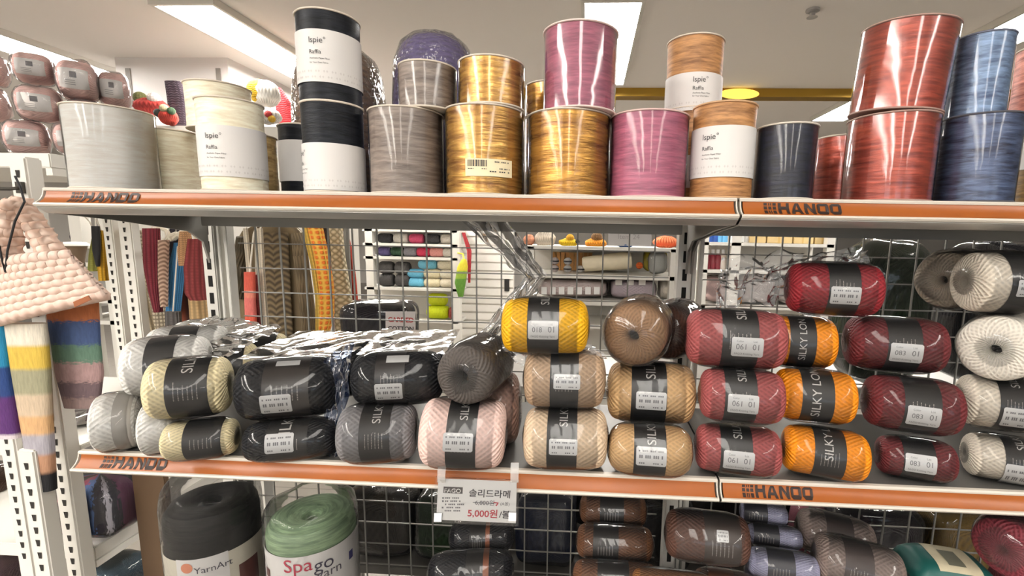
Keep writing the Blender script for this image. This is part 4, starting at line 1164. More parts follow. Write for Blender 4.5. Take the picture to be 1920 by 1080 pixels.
for l, bx, Y in (('pale pink bagged ball, bottom row of the pink stack, left one', (2, 226, 98, 290), .66), ('pale pink bagged ball, bottom row of the pink stack, behind the white spool', (98, 232, 188, 292), .70),
    ('pale pink bagged ball, middle row of the pink stack, at the picture edge', (-72, 162, 24, 228), .70), ('pale pink bagged ball, middle row of the pink stack, the whole one', (24, 160, 120, 228), .66), ('pale pink bagged ball, middle row of the pink stack, behind the white spool', (120, 188, 206, 246), .74),
    ('pale pink bagged ball, top row of the pink stack, at the picture edge', (-60, 100, 22, 162), .74), ('pale pink bagged ball, top row of the pink stack, left of the middle', (20, 97, 106, 161), .70), ('pale pink bagged ball, top row of the pink stack, in the middle', (102, 112, 188, 190), .74), ('pale pink bagged ball, top row of the pink stack, right end', (182, 135, 247, 204), .84)):
    pinkb(l, bx, Y)

# ================================================================== crochet bag and knitted samples
def quad_sheet(mb, tl, tr, bl, br, Y, nu, nv, th, disp=None, su=1, sv=1, org=None, Yb=None):
    Yb = Y if Yb is None else Yb
    A, B, C_, D = P(*tl, Y), P(*tr, Y), P(*bl, Yb), P(*br, Yb)
    def f(u, v):
        p = (A*(1-u)+B*u)*(1-v)+(C_*(1-u)+D*u)*v
        if disp: p = p+disp(u, v)
        return p-org
    return mb.sheet(f, nu, nv, th, su, sv)
YB_ = .175
org = P(45, 370, YB_)
t = thing('crochet_bag', 'pale pink chunky crochet bag hanging from the left post', 'bag', org)
CRO = knit('F4DFD2', 'CBAA98', 11, 8, 'row', .9)  # darker second colour paints shade between the crochet rows
CROS = knit('F0D8C8', 'C4A08C', 4, 9, 'row', .9)
def bump(nr, nc, amp):
    def d(u, v): return Vector((0, -amp*(abs(math.sin(PI*nr*v))**.6)*(.75+.25*abs(math.sin(PI*nc*u+PI*.5*(int(nr*v) % 2)))) - .02*math.sin(PI*u), .0))
    return d
quad_sheet(MB(), (8, 486), (134, 474), (-16, 612), (208, 556), YB_-.006, 90, 64, .012, bump(8, 11, .007), org=org).build('body_front', CRO, t, smooth=PI)
quad_sheet(MB(), (12, 498), (130, 484), (-14, 606), (205, 552), YB_+.035, 30, 20, .008, org=org).build('body_back', CRO, t, smooth=PI)
quad_sheet(MB(), (38, 376), (48, 380), (6, 496), (50, 490), YB_-.006, 40, 50, .012, bump(7, 4, .006), org=org).build('strap', CROS, t, smooth=PI)
quad_sheet(MB(), (48, 372), (62, 377), (99, 500), (138, 482), YB_+.008, 40, 50, .012, bump(8, 4, .006), org=org).build('strap', CROS, t, smooth=PI)
b = MB(); quad_sheet(b, (138, 566), (166, 554), (141, 576), (171, 562), YB_-.040, 4, 2, .002, org=org); b.build('leather_tag', solid('9A5A36', .5), t)
# hook that carries it
t = thing('display_hook', 'small dark hook on the left post carrying the crochet bag', 'hook', P(42, 352, .36*K))
MB().tube([(0, .0, 0), (0, -.02, -.004), (0, -.046, -.006), (0, -.052, .004)], .003).build('hook_wire', solid('4A4640', .4, .6), t)
MB().box((0, -.003, 0), (.012, .006, .02)).build('hook_plate', solid('4A4640', .4, .6), t)
t = thing('black_cord', 'black cord looping down the left side of the crochet bag', 'cord', P(45, 378, YB_-.035))
o_ = P(45, 378, YB_-.035)
MB().tube([P(*q_, YB_-.035)-o_ for q_ in ((28, 330), (38, 350), (46, 378), (28, 415), (14, 470), (10, 510), (2, 480), (-6, 440))], .0016).build('cord', solid('17161A', .6), t)
def hang(name, label, cat, rows, Y, mat, depth=.03, folds=0, fa=.15, hanger=False, part='cloth', n=40, su=1, sv=1, group=None, sub=None):
    """rows = [(y, xl, xr)...] silhouette from top to bottom, with real thickness"""
    Y *= K; depth *= K
    org = P((rows[0][1]+rows[0][2])/2, rows[0][0], Y)
    t = thing(name, label, cat, org, group=group or 'hanging knits')
    ys = [r[0] for r in rows]; nv = 24; mb = MB(); vs = []; us = []; fs = []
    for j in range(nv+1):
        y = ys[0]+(ys[-1]-ys[0])*j/nv
        k = max(i for i in range(len(ys)-1) if ys[i] <= y+1e-6)
        f = (y-ys[k])/(ys[k+1]-ys[k]); f2 = f
        xl = rows[k][1]+(rows[k+1][1]-rows[k][1])*f2; xr = rows[k][2]+(rows[k+1][2]-rows[k][2])*f2
        a = P(xl, y, Y)-org; b = P(xr, y, Y)-org; c = (a+b)/2; hw = (b-a).length/2; ax = (b-a).normalized()
        for i in range(n):
            q = 2*PI*i/n
            r = 1+fa*math.sin(folds*q+1.3*j/nv) if folds else 1
            vs.append(c+ax*(hw*math.copysign(abs(math.cos(q))**.75, math.cos(q)))+Vector((0, min(depth, hw*1.2)*r*math.copysign(abs(math.sin(q))**.75, math.sin(q)), 0)))
    for j in range(nv):
        for i in range(n):
            i2 = (i+1) % n
            fs.append((j*n+i, (j+1)*n+i, (j+1)*n+i2, j*n+i2))
            us.append([(i/n*su, j/nv*sv), (i/n*su, (j+1)/nv*sv), ((i+1)/n*su, (j+1)/nv*sv), ((i+1)/n*su, j/nv*sv)])
    fs.append(tuple(range(n))); us.append([(0, 0)]*n); fs.append(tuple(nv*n+i for i in reversed(range(n)))); us.append([(0, .99)]*n)
    mb.add(vs, fs, us); mb.build(part, mat, t, smooth=True)
    if hanger:
        w = hanger
        MB().tube([(-w, 0, -.02), (-w*.5, 0, .012), (0, 0, .03), (w*.5, 0, .012), (w, 0, -.02)], .004).tube([(0, 0, .03), (0, 0, .06), (.012, 0, .075), (.02, 0, .065)], .002).build('hanger', solid('E6E0D2', .5), t)
    return t
ST1 = [(0, 'DDD5C4'), (.13, 'D2B24A'), (.27, '9C987C'), (.42, 'C9B49A'), (.55, 'D3A878'), (.66, 'A9A4AC'), (.78, 'B88A6C'), (.89, '17161A')]
hang('hanging_scarf', 'pastel striped knitted strip with a black end, hanging below the crochet bag', 'scarf', [(606, 3, 86), (700, 22, 94), (800, 42, 98), (918, 62, 104)], .285, stripes(ST1, 1, .01), .016)
hang('hanging_scarf', 'blue and purple knitted strip at the left picture edge', 'scarf', [(590, -42, 8), (700, -18, 22), (820, 4, 41)], .275, stripes([(0, '1E86B0'), (.42, '1F3F7A'), (.66, '55286A'), (.965, 'D8CCD0')], 1, .01), .015)
hang('hanging_swatch', 'multicoloured knit in rust, blue, green and mauve hanging behind the crochet bag', 'knit sample', [(560, 84, 184), (640, 96, 188), (700, 104, 194), (764, 122, 186)], .345, stripes([(0, 'B0683E'), (.2, '40547E'), (.42, '5C7A68'), (.58, 'A58684'), (.76, '6B585C'), (.9, '8A7470')], 1, .12), .012)
# ================================================================== garments hung beyond the mesh
t = thing('garment_rail', 'thin metal garment rail carrying the knits beyond the left upright', 'rail', P(420, 404, 1.75*K))
o_ = P(420, 404, 1.75*K)
MB().tube([P(232, 400, 1.75*K)-o_, P(672, 408, 1.75*K)-o_], .009).build('tube', GREY_METAL, t)
for q_, l in ((236, 0), (648, 1)):
    b_ = P(q_, 404, 1.75*K)-o_
    MB().tube([b_, (b_.x, b_.y, -o_.z)], .010).build('stand_post', GREY_METAL, t)
zr = o_.z+.012
for px_, y1_ in ((238, 1.225*K), (516, 1.225*K), (640, 1.225*K), (234, 1.505*K)):
    b_ = P(px_, 418, 1.75*K)
    MB().tube([(b_.x-o_.x, b_.y-o_.y, zr-o_.z), (b_.x-o_.x, y1_-o_.y, zr-o_.z)], .005).build('cross_arm', GREY_METAL, t)
for ya_, xa_, xb_ in ((1.23*K, P(222, 418, 1.23*K).x, P(640, 418, 1.75*K).x), (1.51*K, P(150, 418, 1.5*K).x, P(238, 418, 1.75*K).x)):
    MB().tube([(xa_-o_.x, ya_-o_.y, zr-o_.z), (xb_-o_.x, ya_-o_.y, zr-o_.z)], .005).build('front_rail', GREY_METAL, t)
RB, RW = 'rib', 'row'
G = [
 ('hanging_tape', 'cream tapes hanging beside the far end post of the left rack', 'tape', [(425, 236, 247), (520, 256, 268), (622, 276, 290)], 1.25, knit('E2D2B0', None, 6, 60, RB), .012, 0),
 ('hanging_garment', 'flecked beige knit hanging left of the maroon scarf', 'garment', [(432, 250, 268), (500, 258, 284), (560, 276, 312), (640, 280, 320)], 1.97, knit('C9BBA2', '7A6E5C', 20, 30, 'net'), 0.04, 5),
 ('hanging_scarf', 'maroon knitted scarf hanging on the left of the garment rail', 'scarf', [(428, 268, 298), (500, 270, 300), (545, 280, 300), (585, 292, 303)], 1.7, knit('8A2E3C', None, 16, 40, RB), 0.022, 3),
 ('hanging_scarf', 'pale chunky braided scarf beside the maroon scarf', 'scarf', [(450, 298, 316), (520, 298, 314), (575, 303, 313)], 1.64, knit('D4B6A0', '7A5A4A', 3, 16, 'cable'), 0.018, 0),
 ('hanging_scarf', 'blue knitted scarf hanging between the braid and the peach knit', 'scarf', [(455, 330, 344), (500, 319, 345), (550, 315, 340), (588, 313, 336)], 1.7, knit('3E86BC', None, 18, 36, RB), 0.026, 4),
 ('hanging_garment', 'dark navy garment behind the blue scarf', 'garment', [(428, 318, 346), (520, 318, 354), (600, 312, 352), (640, 312, 352)], 1.86, knit('262430', None, 12, 30, RB), 0.03, 3),
 ('hanging_garment', 'grey brown garment hem below the blue scarf', 'garment', [(584, 310, 338), (640, 312, 342)], 1.6, knit('5E5A58', None, 12, 12, RB), 0.018, 3),
 ('hanging_garment', 'peach knitted sleeve at the top right of the scarves', 'garment', [(434, 340, 354), (470, 335, 362), (498, 338, 358)], 1.63, knit('EDB886', None, 14, 18, RW), 0.025, 0),
 ('hanging_garment', 'dusty red ribbed sweater sleeve beside the left upright', 'garment', [(448, 358, 382), (500, 350, 384), (550, 352, 386), (562, 362, 388)], 1.52, knit('A84A4C', None, 12, 20, RB), 0.038, 5),
 ('hanging_garment', 'cream ribbed hem under the dusty red sleeve', 'garment', [(556, 356, 384), (640, 362, 392)], 1.64, knit('DDBB88', None, 9, 14, RB), 0.028, 4),
 ('hanging_garment', 'rust and dark brown garment under the blue scarf', 'garment', [(428, 342, 356), (545, 338, 360), (600, 340, 366), (640, 344, 370)], 1.77, knit('84412A', '2A1814', 6, 8, RB), 0.018, 2),
 ('hanging_tape', 'cream tape hanging left in front of the brown cable sweater', 'tape', [(428, 456, 464), (520, 464, 473), (622, 474, 482)], 1.18, knit('E8DCC6', None, 5, 60, RB), .008, 0),
 ('hanging_tape', 'wider cream tape hanging right in front of the brown cable sweater', 'tape', [(428, 482, 492), (520, 488, 497), (622, 495, 505)], 1.18, knit('E8DCC6', None, 5, 60, RB), .008, 0),
 ('hanging_strap', 'coral pink dip dyed strap hanging among the cream tapes', 'strap', [(510, 458, 478), (560, 459, 479), (625, 461, 482)], 1.14, stripes([(0, 'D9604E'), (.3, 'E58A76'), (.42, 'E0766E'), (.7, 'E2604A')], 1, .05), .012, 0),
 ('hanging_strap', 'dark red strap behind the coral strap', 'strap', [(515, 476, 484), (625, 480, 490)], 1.2, knit('9A3A3E', None, 5, 30, RB), .010, 0),
]
def loop(t_, Y):
    # loop of cord up to the rail
    og_ = t_.location
    yr = K*(1.23 if Y < 1.4 else (1.51 if 'far end post of the left' in t_['label'] or 'left of the far end' in t_['label'] else 1.75))
    top = Vector((og_.x, yr, zr-.027))-og_
    MB().tube([(0, 0, -.004), (top.x*.5, top.y*.5, top.z*.7), top], .0022).build('cord_loop', solid('E6E0D4', .7), t_)
for nme, lab, cat, rows, Y, mt, dp, fo in G:
    t = hang(nme, lab, cat, rows, Y, mt, dp, fo, su=1, sv=1)
    loop(t, Y)
hang('hanging_sweater', 'brown sweater with a cable column, hung sideways beyond the mesh', 'sweater', [(424, 478, 552), (434, 456, 564), (460, 446, 572), (540, 450, 584), (640, 456, 596)], 1.55, knit('7D6C50', '5C4E38', 7, 3, RB, contrast=.3), .055, 4, .08, hanger=.09, part='body')
sw = [o for o in bpy.data.objects if o.name == 'hanging_sweater'][0]
mb = MB(); og = sw.location.copy()
def swq(u, v): return P(492+48*u+10*v, 436+190*v, 1.49*K)-og
mb.sheet(lambda u, v: swq(u, v)+Vector((0, -.012*math.sin(PI*u), 0)), 20, 60, .008); mb.build('cable_column', knit('7D6C50', '42372A', 2, 17, 'cable'), sw, smooth=PI)
mb = MB(); mb.tube([P(557, 438, 1.49*K)-og, P(564, 480, 1.48*K)-og, P(572, 550, 1.48*K)-og, P(580, 630, 1.48*K)-og], [.018, .022, .022, .02], 14); mb.build('sleeve', knit('86755A', None, 10, 3, RB), sw, smooth=PI)
mb = MB(); mb.tube([P(452, 445, 1.47*K)-og, P(448, 500, 1.49*K)-og, P(452, 560, 1.49*K)-og], [.014, .02, .018], 12); mb.build('sleeve', knit('5E5340', None, 10, 3, RB), sw, smooth=PI)
G2 = [
 ('hanging_garment', 'yellow knit edge between the brown sweater and the orange lace', 'garment', [(424, 566, 580), (500, 584, 596), (560, 592, 604), (630, 592, 608)], 1.392, knit('E9C45C', None, 8, 30, RB), 0.012, 0),
 ('hanging_shawl', 'orange and yellow lace shawl hanging beyond the mesh', 'shawl', [(424, 576, 604), (480, 590, 616), (540, 598, 626), (590, 600, 626), (630, 597, 616)], 1.345, knit('EE7A2C', 'F4C452', 9, 22, 'net'), 0.018, 3),
 ('hanging_garment', 'dark brown yoke between the orange lace and the cream cable knit', 'garment', [(424, 596, 616), (460, 606, 620), (486, 612, 618)], 1.7, knit('3C2C24', None, 10, 20, RB), 0.02, 0),
 ('hanging_garment', 'pale lilac knit behind the cream cable garment', 'garment', [(424, 606, 630), (480, 618, 640), (630, 624, 660)], 1.95, knit('D5C6C8', None, 12, 30, RB), 0.03, 3),
 ('hanging_garment', 'cream diamond cable garment right of the orange lace', 'garment', [(424, 618, 640), (480, 622, 646), (540, 626, 656), (630, 630, 668)], 1.6, knit('E3D6B6', '8E8060', 3, 9, 'diamond'), 0.028, 0),
 ('hanging_garment', 'olive gold knit at the top beside the red garment', 'garment', [(424, 628, 652), (450, 634, 650)], 2.04, knit('B89A48', None, 10, 14, RB), 0.025, 0),
 ('hanging_garment', 'red knitted garment at the right end of the rail', 'garment', [(442, 640, 652), (470, 642, 660), (520, 652, 666), (562, 660, 670)], 1.84, knit('C8442C', None, 10, 24, RB), 0.025, 3),
 ('hanging_strap', 'black strap of a hanging bag left of the far end post', 'strap', [(424, 172, 186), (470, 174, 188), (500, 182, 186)], 1.5, solid('1A1A1C', .7), .01, 0),
 ('hanging_garment', 'olive green knit hanging left of the far end post', 'garment', [(440, 176, 184), (500, 170, 190), (508, 170, 190)], 1.56, knit('8A8A3A', None, 8, 20, RB), .03, 0),
 ('hanging_garment', 'mustard yellow knit hanging left of the far end post', 'garment', [(432, 186, 194), (500, 188, 202), (526, 190, 204)], 1.54, knit('D9A626', None, 8, 20, RB), .03, 0)]
for nme, lab, cat, rows, Y, mt, dp, fo in G2:
    t = hang(nme, lab, cat, rows, Y, mt, dp, fo)
    loop(t, Y)
for k, (x, y) in enumerate(((300, 428), (330, 440), (352, 432))):
    o_ = P(x, y, 1.72*K)
    t = thing('coat_hanger', ['white hanger above the maroon scarf', 'cream hanger above the blue scarf', 'cream hanger above the peach sleeve'][k], 'hanger', o_)
    MB().tube([P(x-26, y+16, 1.72*K)-o_, P(x-10, y+2, 1.72*K)-o_, P(x, y-2, 1.72*K)-o_, P(x+12, y+4, 1.72*K)-o_, P(x+22, y+24, 1.72*K)-o_], .008).build('arms', solid('E4DCC8', .5), t)
    MB().tube([P(x, y-2, 1.72*K)-o_, P(x, y-12, 1.72*K)-o_, P(x+4, y-16, 1.72*K)-o_, P(x+7, y-11, 1.72*K)-o_], .003).build('hook', GREY_METAL, t)

# ================================================================== display racks far beyond
def rack(label, x0, x1, ytop, boards, Y, D=.4, posts=None, back=True):
    Y *= K; D *= .7
    """white rack from pixel x0..x1; boards at pixel heights y"""
    t = thing('display_rack', label, 'rack', (P((x0+x1)/2, 450, Y).x, Y, 0))
    ox = t.location.x; xa, xb = P(x0, 500, Y).x-ox, P(x1, 500, Y).x-ox; zt_ = P((x0+x1)/2, ytop, Y).z
    for i, px in enumerate(posts or (x0, x1)):
        q = P(px, 500, Y).x-ox
        MB().box2((q-.03, 0, 0), (q+.03, .05, zt_)).build('post', WHITE_METAL, t)
    zs = []
    for y in boards:
        z = P((x0+x1)/2, y, Y).z; zs.append(z)
        MB().box2((xa, -.0, z-.02), (xb, D, z)).build('shelf_board', WHITE_METAL, t)
    if back: MB().box2((xa, D+.002, 0), (xb, D+.02, zt_)).build('back_panel', solid('DAD6CE', .7), t)
    return zs
_sm = {}
def small_ball(col, L, R, band=None):
    k = (col, round(L, 3), round(R, 3))
    if k not in _sm:
        me = MB().lathe([(.002, -L/2), (R*.6, -L*.49), (R*.9, -L*.42), (R, -L*.3), (R, L*.3), (R*.9, L*.42), (R*.6, L*.49), (.002, L/2)], 14, M=AX)
        o = me.build('far_yarn_ball', cross(col, freq=90, k1=8, contrast=.3), None, smooth=PI); me = o.data; bpy.data.objects.remove(o); _sm[k] = me
    o = bpy.data.objects.new('far_yarn_ball', _sm[k]); COL.objects.link(o); return o
def row(x0, x1, ybase, Y, n, cols, L, R, what, zoff=0.0):
    for i in range(n):
        px = x0+(x1-x0)*(i+.5)/n; p = P(px, 480, Y*K); p.z = ybase; c, nm = cols[i % len(cols)]
        o = small_ball(c, L, R); o.location = (p.x, p.y+.09, p.z+R+.001+zoff)
        tag(o, '%s yarn ball %s' % (nm, what), 'yarn ball', '%s yarn balls %s' % (nm, what))
ZA = rack('white shelf rack of yarn seen through the mesh right of the garments', 682, 858, 395, (430, 457, 482, 540, 600), 5.0, posts=(693, 855))
row(700, 850, ZA[1], 5.0, 5, [('2A2A2E', 'black'), ('E8E4DC', 'white'), ('C04868', 'crimson pink'), ('3A3A3C', 'charcoal'), ('D8D0C4', 'ecru')], .12, .038, 'on the upper board of the far rack')
row(700, 850, ZA[2], 5.0, 6, [('5A5080', 'violet'), ('2C4A34', 'dark green'), ('8A8890', 'grey'), ('C83858', 'raspberry'), ('F0A8A0', 'pink'), ('EDE6DA', 'off white')], .11, .036, 'on the second board of the far rack')
row(700, 762, ZA[3], 5.0, 2, [('3A3838', 'dark grey')], .122, .05, 'at the left of the middle board of the far rack')
row(700, 762, ZA[3], 5.0, 2, [('4A4848', 'slate')], .122, .05, 'stacked at the left of the middle board of the far rack', .10)
row(756, 850, ZA[3], 5.0, 3, [('6CB8D8', 'sky blue'), ('EFE3C0', 'cream'), ('F4E8D0', 'ivory')], .135, .036, 'in the bottom row on the far rack middle board')
row(756, 850, ZA[3], 5.0, 3, [('6CB8D8', 'sky blue'), ('EFE3C0', 'cream'), ('F4ECD8', 'ivory')], .135, .036, 'in the second row on the far rack middle board', .073)
row(776, 850, ZA[3], 5.0, 2, [('7AC4E0', 'sky blue'), ('F0E6CC', 'pale cream')], .15, .036, 'in the top row on the far rack middle board', .146)
row(788, 838, ZA[4], 5.0, 1, [('C8D418', 'lime yellow')], .18, .055, 'lowest of the pair on the bottom board of the far rack')
row(788, 838, ZA[4], 5.0, 1, [('C2CC1C', 'lime yellow')], .15, .05, 'uppermost of the pair on the far rack bottom board', .108)
row(834, 848, ZA[4], 5.0, 1, [('8A3A34', 'brick red')], .05, .05, 'right of the lime pair on the far rack')
ZN = rack('narrow white rack with dark yarn between the left rack posts', 105, 212, 400, (458, 492, 560, 600), 2.6, posts=(150, 205))
row(112, 190, ZN[0], 2.6, 4, [('2A2C34', 'black'), ('4A4650', 'dark plum'), ('C8C6CC', 'silver'), ('3A3434', 'charcoal')], .09, .030, 'on the upper boards of the narrow rack at left')
row(112, 200, ZN[1], 2.6, 4, [('5A4A4C', 'brown'), ('B8A8A4', 'ash'), ('6A3A40', 'wine'), ('A8A6A8', 'grey')], .09, .028, 'on the second board of the narrow rack at left')
o_ = P(142, 470, 2.3*K)
t = thing('lamp_shade', 'brown tapered shade with a white cap behind the crochet bag', 'lamp shade', o_)
MB().lathe([(.020, -.075), (.030, -.02), (.040, .02), (.038, .022), (.018, -.075), (.020, -.075)], 24).build('shade', solid('6A5642', .6), t, smooth=True)
MB().lathe([(.002, .040), (.036, .038), (.046, .03), (.048, .022), (.002, .022)], 24).build('cap', solid('E4DED4', .5), t, smooth=True)
MB().tube([(0, 0, -.07), (0, 0, -o_.z)], .008).build('stand', WHITE_METAL, t)
# slat wall and the things on it
a = P(858, 440, 5.4*K); b = P(962, 660, 5.4*K)
t = thing('slat_wall', 'white slatted display wall left of the yellow ball', 'display wall', (a.x, 5.4*K, 0))
MB().box2((0, .012, 0), (b.x-a.x, .05, P(900, 400, 5.4*K).z)).build('backing', solid('E8E4DC', .5), t)
s = MB(); z = .3
while z < P(900, 402, 5.4*K).z: s.box2((0, 0, z), (b.x-a.x, .0115, z+.055)); z += .07
s.build('slats', solid('EEEAE2', .45), t)
c = P(950, 535, 5.38*K)-t.location; MB().box2((c.x-.02, -.01, c.z-.05), (c.x+.02, -.0005, c.z+.05)).build('dark_bracket', solid('1A1A1A', .6), t)
hang('hanging_bag', 'green knitted pouch hanging on the white slat wall', 'pouch', [(486, 866, 874), (500, 858, 877), (530, 853, 873), (558, 860, 868)], 4.8, stripes([(0, 'D8C83A'), (.3, '8AA838'), (.5, '5C8A30')], 1, .03), .05, 0)
t = [o for o in COL.objects if o.name == 'hanging_bag'][0]
MB().tube([(0, 0, -.004), P(868, 476, 4.92*K)-t.location, P(858, 474, 5.01*K)-t.location], .006).build('cord_loop', solid('D8C83A', .7), t)
hang('hanging_pouch', 'red knitted ornament hanging on the slat wall', 'ornament', [(436, 866, 872), (470, 876, 884), (530, 878, 882)], 4.93, knit('B8343C', None, 5, 14, RB), .03, 0)
# display table with plush things, bags and bobbins
YT0 = 3.0; YT = YT0*K
ZD = rack('white display unit behind the yellow ball, with plush toys on top', 985, 1272, 465, (463, 516, 566, 610), YT0, .45, posts=(990, 1268))
def blob(name, label, cat, px, py, r, Y, mat, sq=(1, 1, 1), parts=(), group=None, z=None):
    c = P(px, py, Y); c.z = z or c.z; t = thing(name, label, cat, c, group=group)
    rd = Vector((px*.31, py*.17, 0))
    k = r
    def f(u, v):
        th = (v-.5)*PI; ph = u*2*PI
        d = Vector((math.cos(th)*math.cos(ph)*sq[0], math.cos(th)*math.sin(ph)*sq[1], math.sin(th)*sq[2]))*k
        return d*(1+.10*noise.noise(d*(2.2/r)+rd))
    MB().sheet(f, 28, 18, su=2, sv=.2).build('body', mat, t, smooth=PI)
    for nm, off, rr, m2 in parts:
        o2 = Vector(off)*r
        MB().sheet(lambda u, v: o2+Vector((math.cos((v-.5)*PI)*math.cos(u*2*PI), math.cos((v-.5)*PI)*math.sin(u*2*PI), math.sin((v-.5)*PI)))*(rr*r), 16, 10).build(nm, m2, t, smooth=PI)
    return t
YP = YT+.10
PL = lambda c: knit(c, None, 14, 20, RW)
blob('plush_toy', 'cream plush cushion at the left end of the display unit top', 'plush toy', 1022, 448, .05, YP, PL('E6D8C4'), (1.1, .8, 1))
blob('plush_toy', 'salmon plush lump behind the hanging film neck', 'plush toy', 992, 450, .03, YP, PL('E09A78'))
blob('plush_toy', 'bright yellow crocheted toy with black trim on the display unit', 'plush toy', 1066, 455, .04, YP, PL('F2C81E'), (1.3, .8, .6), (('head', (.2, -.2, .6), .55, PL('EEB01A')), ('dark_eye', (1.2, -.5, .2), .3, solid('1A1612', .6))))
blob('plush_toy', 'orange crocheted toy under a brown hat on the display unit', 'plush toy', 1117, 456, .045, YP, PL('F09A22'), (1.3, .8, .6), (('brown_hat', (.1, 0, .6), .7, PL('7A5424')),))
blob('plush_toy', 'orange ruffled flowers at the right of the display unit top', 'plush toy', 1248, 454, .055, YP, knit('F08A5A', 'D8502A', 14, 10, 'net'), (1.2, .8, .6))
blob('yarn_skein', 'blue skein lying under the grey sign on the display unit', 'skein', 1172, 459, .02, YP-.04, PL('3E6AA8'), (2.2, 1, .7))
a, b = P(1141, 434, YP-.06), P(1221, 462, YP-.06)
t = thing('grey_sign', 'grey rectangular sign standing on the display unit', 'sign', (a.x, YP-.06, b.z))
MB().box2((0, 0, 0), (b.x-a.x, .006, a.z-b.z)).build('plate', solid('A9A6A4', .5), t)
m_ = MB(); add_text(m_, 'Item 24', lambda tx, ty: Vector((.05+tx, -.0006, .035+ty)), width=.11); m_.build('lettering', solid('8E8B8A', .6), t)
t = thing('wooden_box', 'small slatted wooden box inside the display unit', 'box', P(1072, 508, YT+.24)); t.location.z = ZD[1]+.023
s = MB()
w = (P(1110, 500, YT+.24).x-P(1034, 500, YT+.24).x)/2
for i in range(9): s.box((-w+w*2*(i+.5)/9, 0, .03), (w*.19, .01, .10))
s.build('slats', solid('C08A4A', .5), t); MB().box((0, .012, .03), (2*w, .008, .104)).build('backing', solid('E2C89A', .5), t)
for i, (px, c, nm) in enumerate(((1040, 'E8D8D4', 'pale pink'), (1064, 'E9E7E6', 'white'), (1088, 'EDE6DE', 'cream'))):
    for j in range(2):
        if i == 2 and j: continue
        r_ = .022; p = P(px, 516, YP)
        t = thing('yarn_bobbin', '%s round bobbin in the display unit, %s' % (nm, 'upper one' if j else 'on the board'), 'bobbin', (p.x, p.y, ZD[1]+r_*(.92+1.84*j)+.001))
        MB().sheet(lambda u, v: Vector((math.cos((v-.5)*PI)*math.cos(u*2*PI), math.cos((v-.5)*PI)*math.sin(u*2*PI), .9*math.sin((v-.5)*PI)))*r_, 16, 10).build('wound_yarn', PL(c), t, smooth=PI)
        MB().lathe([(r_*.35, -r_*.3), (r_*1.01, -r_*.16), (r_*1.01, r_*.16)], 16).build('dark_band', solid('2A2A2E', .5), t, smooth=PI)
p = P(1138, 492, YT+.13); p.z = ZD[1]+.060
t = thing('yarn_cone', 'cream cloth covered roll lying tilted in the display unit', 'roll', p, (0, 1.46, .05))
MB().lathe([(.004, -.135), (.034, -.132), (.040, -.12), (.048, .10), (.042, .128), (.004, .132)], 28).build('roll', solid('E8DCC0', .7, mottled=20), t, smooth=True)
for i, (bx, c, nm, cat) in enumerate((((1214, 470, 1268, 514), 'C9C9C2', 'pale grey yarn pack on yellow yarn in the display unit', 'yarn pack'), ((1204, 466, 1272, 516), 'D8C22E', 'yellow yarn bundle behind the pale grey pack', 'yarn pack'))):
    rest_lump(nm, bx[0], min(bx[2], 1252), bx[1], YT0+(.16, .34)[i], ZD[1], cross(c, contrast=.3), .05, 'yarn_pack', None, cat)
blob('plush_toy', 'small orange pom pom beside the tilted cream roll', 'pom pom', 1199, 498, .018, YT+.06, PL('F0702A'))
for bx, c, nm in (((1003, 519, 1142, 564), 'F0DCD8', 'white and pink yarn pack with a row of white labels'), ((1140, 520, 1232, 564), 'D6C4CC', 'lilac and white yarn pack on the lower board of the display unit'), ((1234, 520, 1270, 564), 'E4DACC', 'beige yarn pack at the right end of the lower board')):
    t = rest_lump(nm, bx[0], min(bx[2], 1252), bx[1]+2, YT0+.26, ZD[2], cross(c, contrast=.25), .12, 'yarn_pack', None, 'yarn pack', .4)
    if bx[0] == 1003:
        og = t.location.copy()
        for j in range(7):
            b0 = P(1020+j*16.5, 545, (YT0+.136)*K)-og
            MB().box(b0, (.030, .001, .040)).build('label', solid('FAF8F6', .5), t)
    if bx[0] == 1140:
        og = t.location.copy()
        for j in range(3):
            b0 = P(1160+j*22, 530, (YT0+.136)*K)-og; MB().box(b0, (.036, .001, .026)).build('label', solid('F6F2EE', .5), t)
# right: rack with bottles and boxes
ZB = rack('white rack with blue bottles and cartons seen right of the middle upright', 1300, 1560, 425, (456, 508, 575), 4.2, .4, posts=(1318, 1378, 1556))
def bottle(px, ybase, Y, r, h, c, label, grp):
    p = P(px, 480, Y*K); t = thing('bottle', label, 'bottle', (p.x, Y*K+.09, ybase+.001), group=grp)
    MB().lathe([(.002, 0), (r, .0), (r, h*.6), (r*.5, h*.78), (r*.4, h*.8), (.002, h*.8)], 14).build('body', solid(c, .3), t, smooth=True)
    MB().lathe([(r*.45, h*.8), (r*.45, h), (.002, h)], 12).build('cap', solid('F0F0F0', .4), t, smooth=True)
for i in range(4): bottle(1336+i*9, ZB[0], 4.2, .024, .12, '2858B0' if i < 2 else '6AB4E8', ('dark blue' if i < 2 else 'light blue')+' bottle with white cap on the right rack', ('dark blue' if i < 2 else 'light blue')+' bottles on the right rack')
for i in range(4): bottle(1386+i*9, ZB[0], 4.2, .024, .10, 'E8E8E6', 'white bottle standing right of the blue bottles', 'white bottles on the right rack')
for i in range(4):
    bottle(1333+i*10, ZB[1], 4.2, .026, .13, '8A2A38' if i < 3 else 'E8D8C8', 'dark red jar with white cap on the right rack' if i < 3 else 'pale jar beside the dark red jars', 'dark red jars on the right rack' if i < 3 else None)
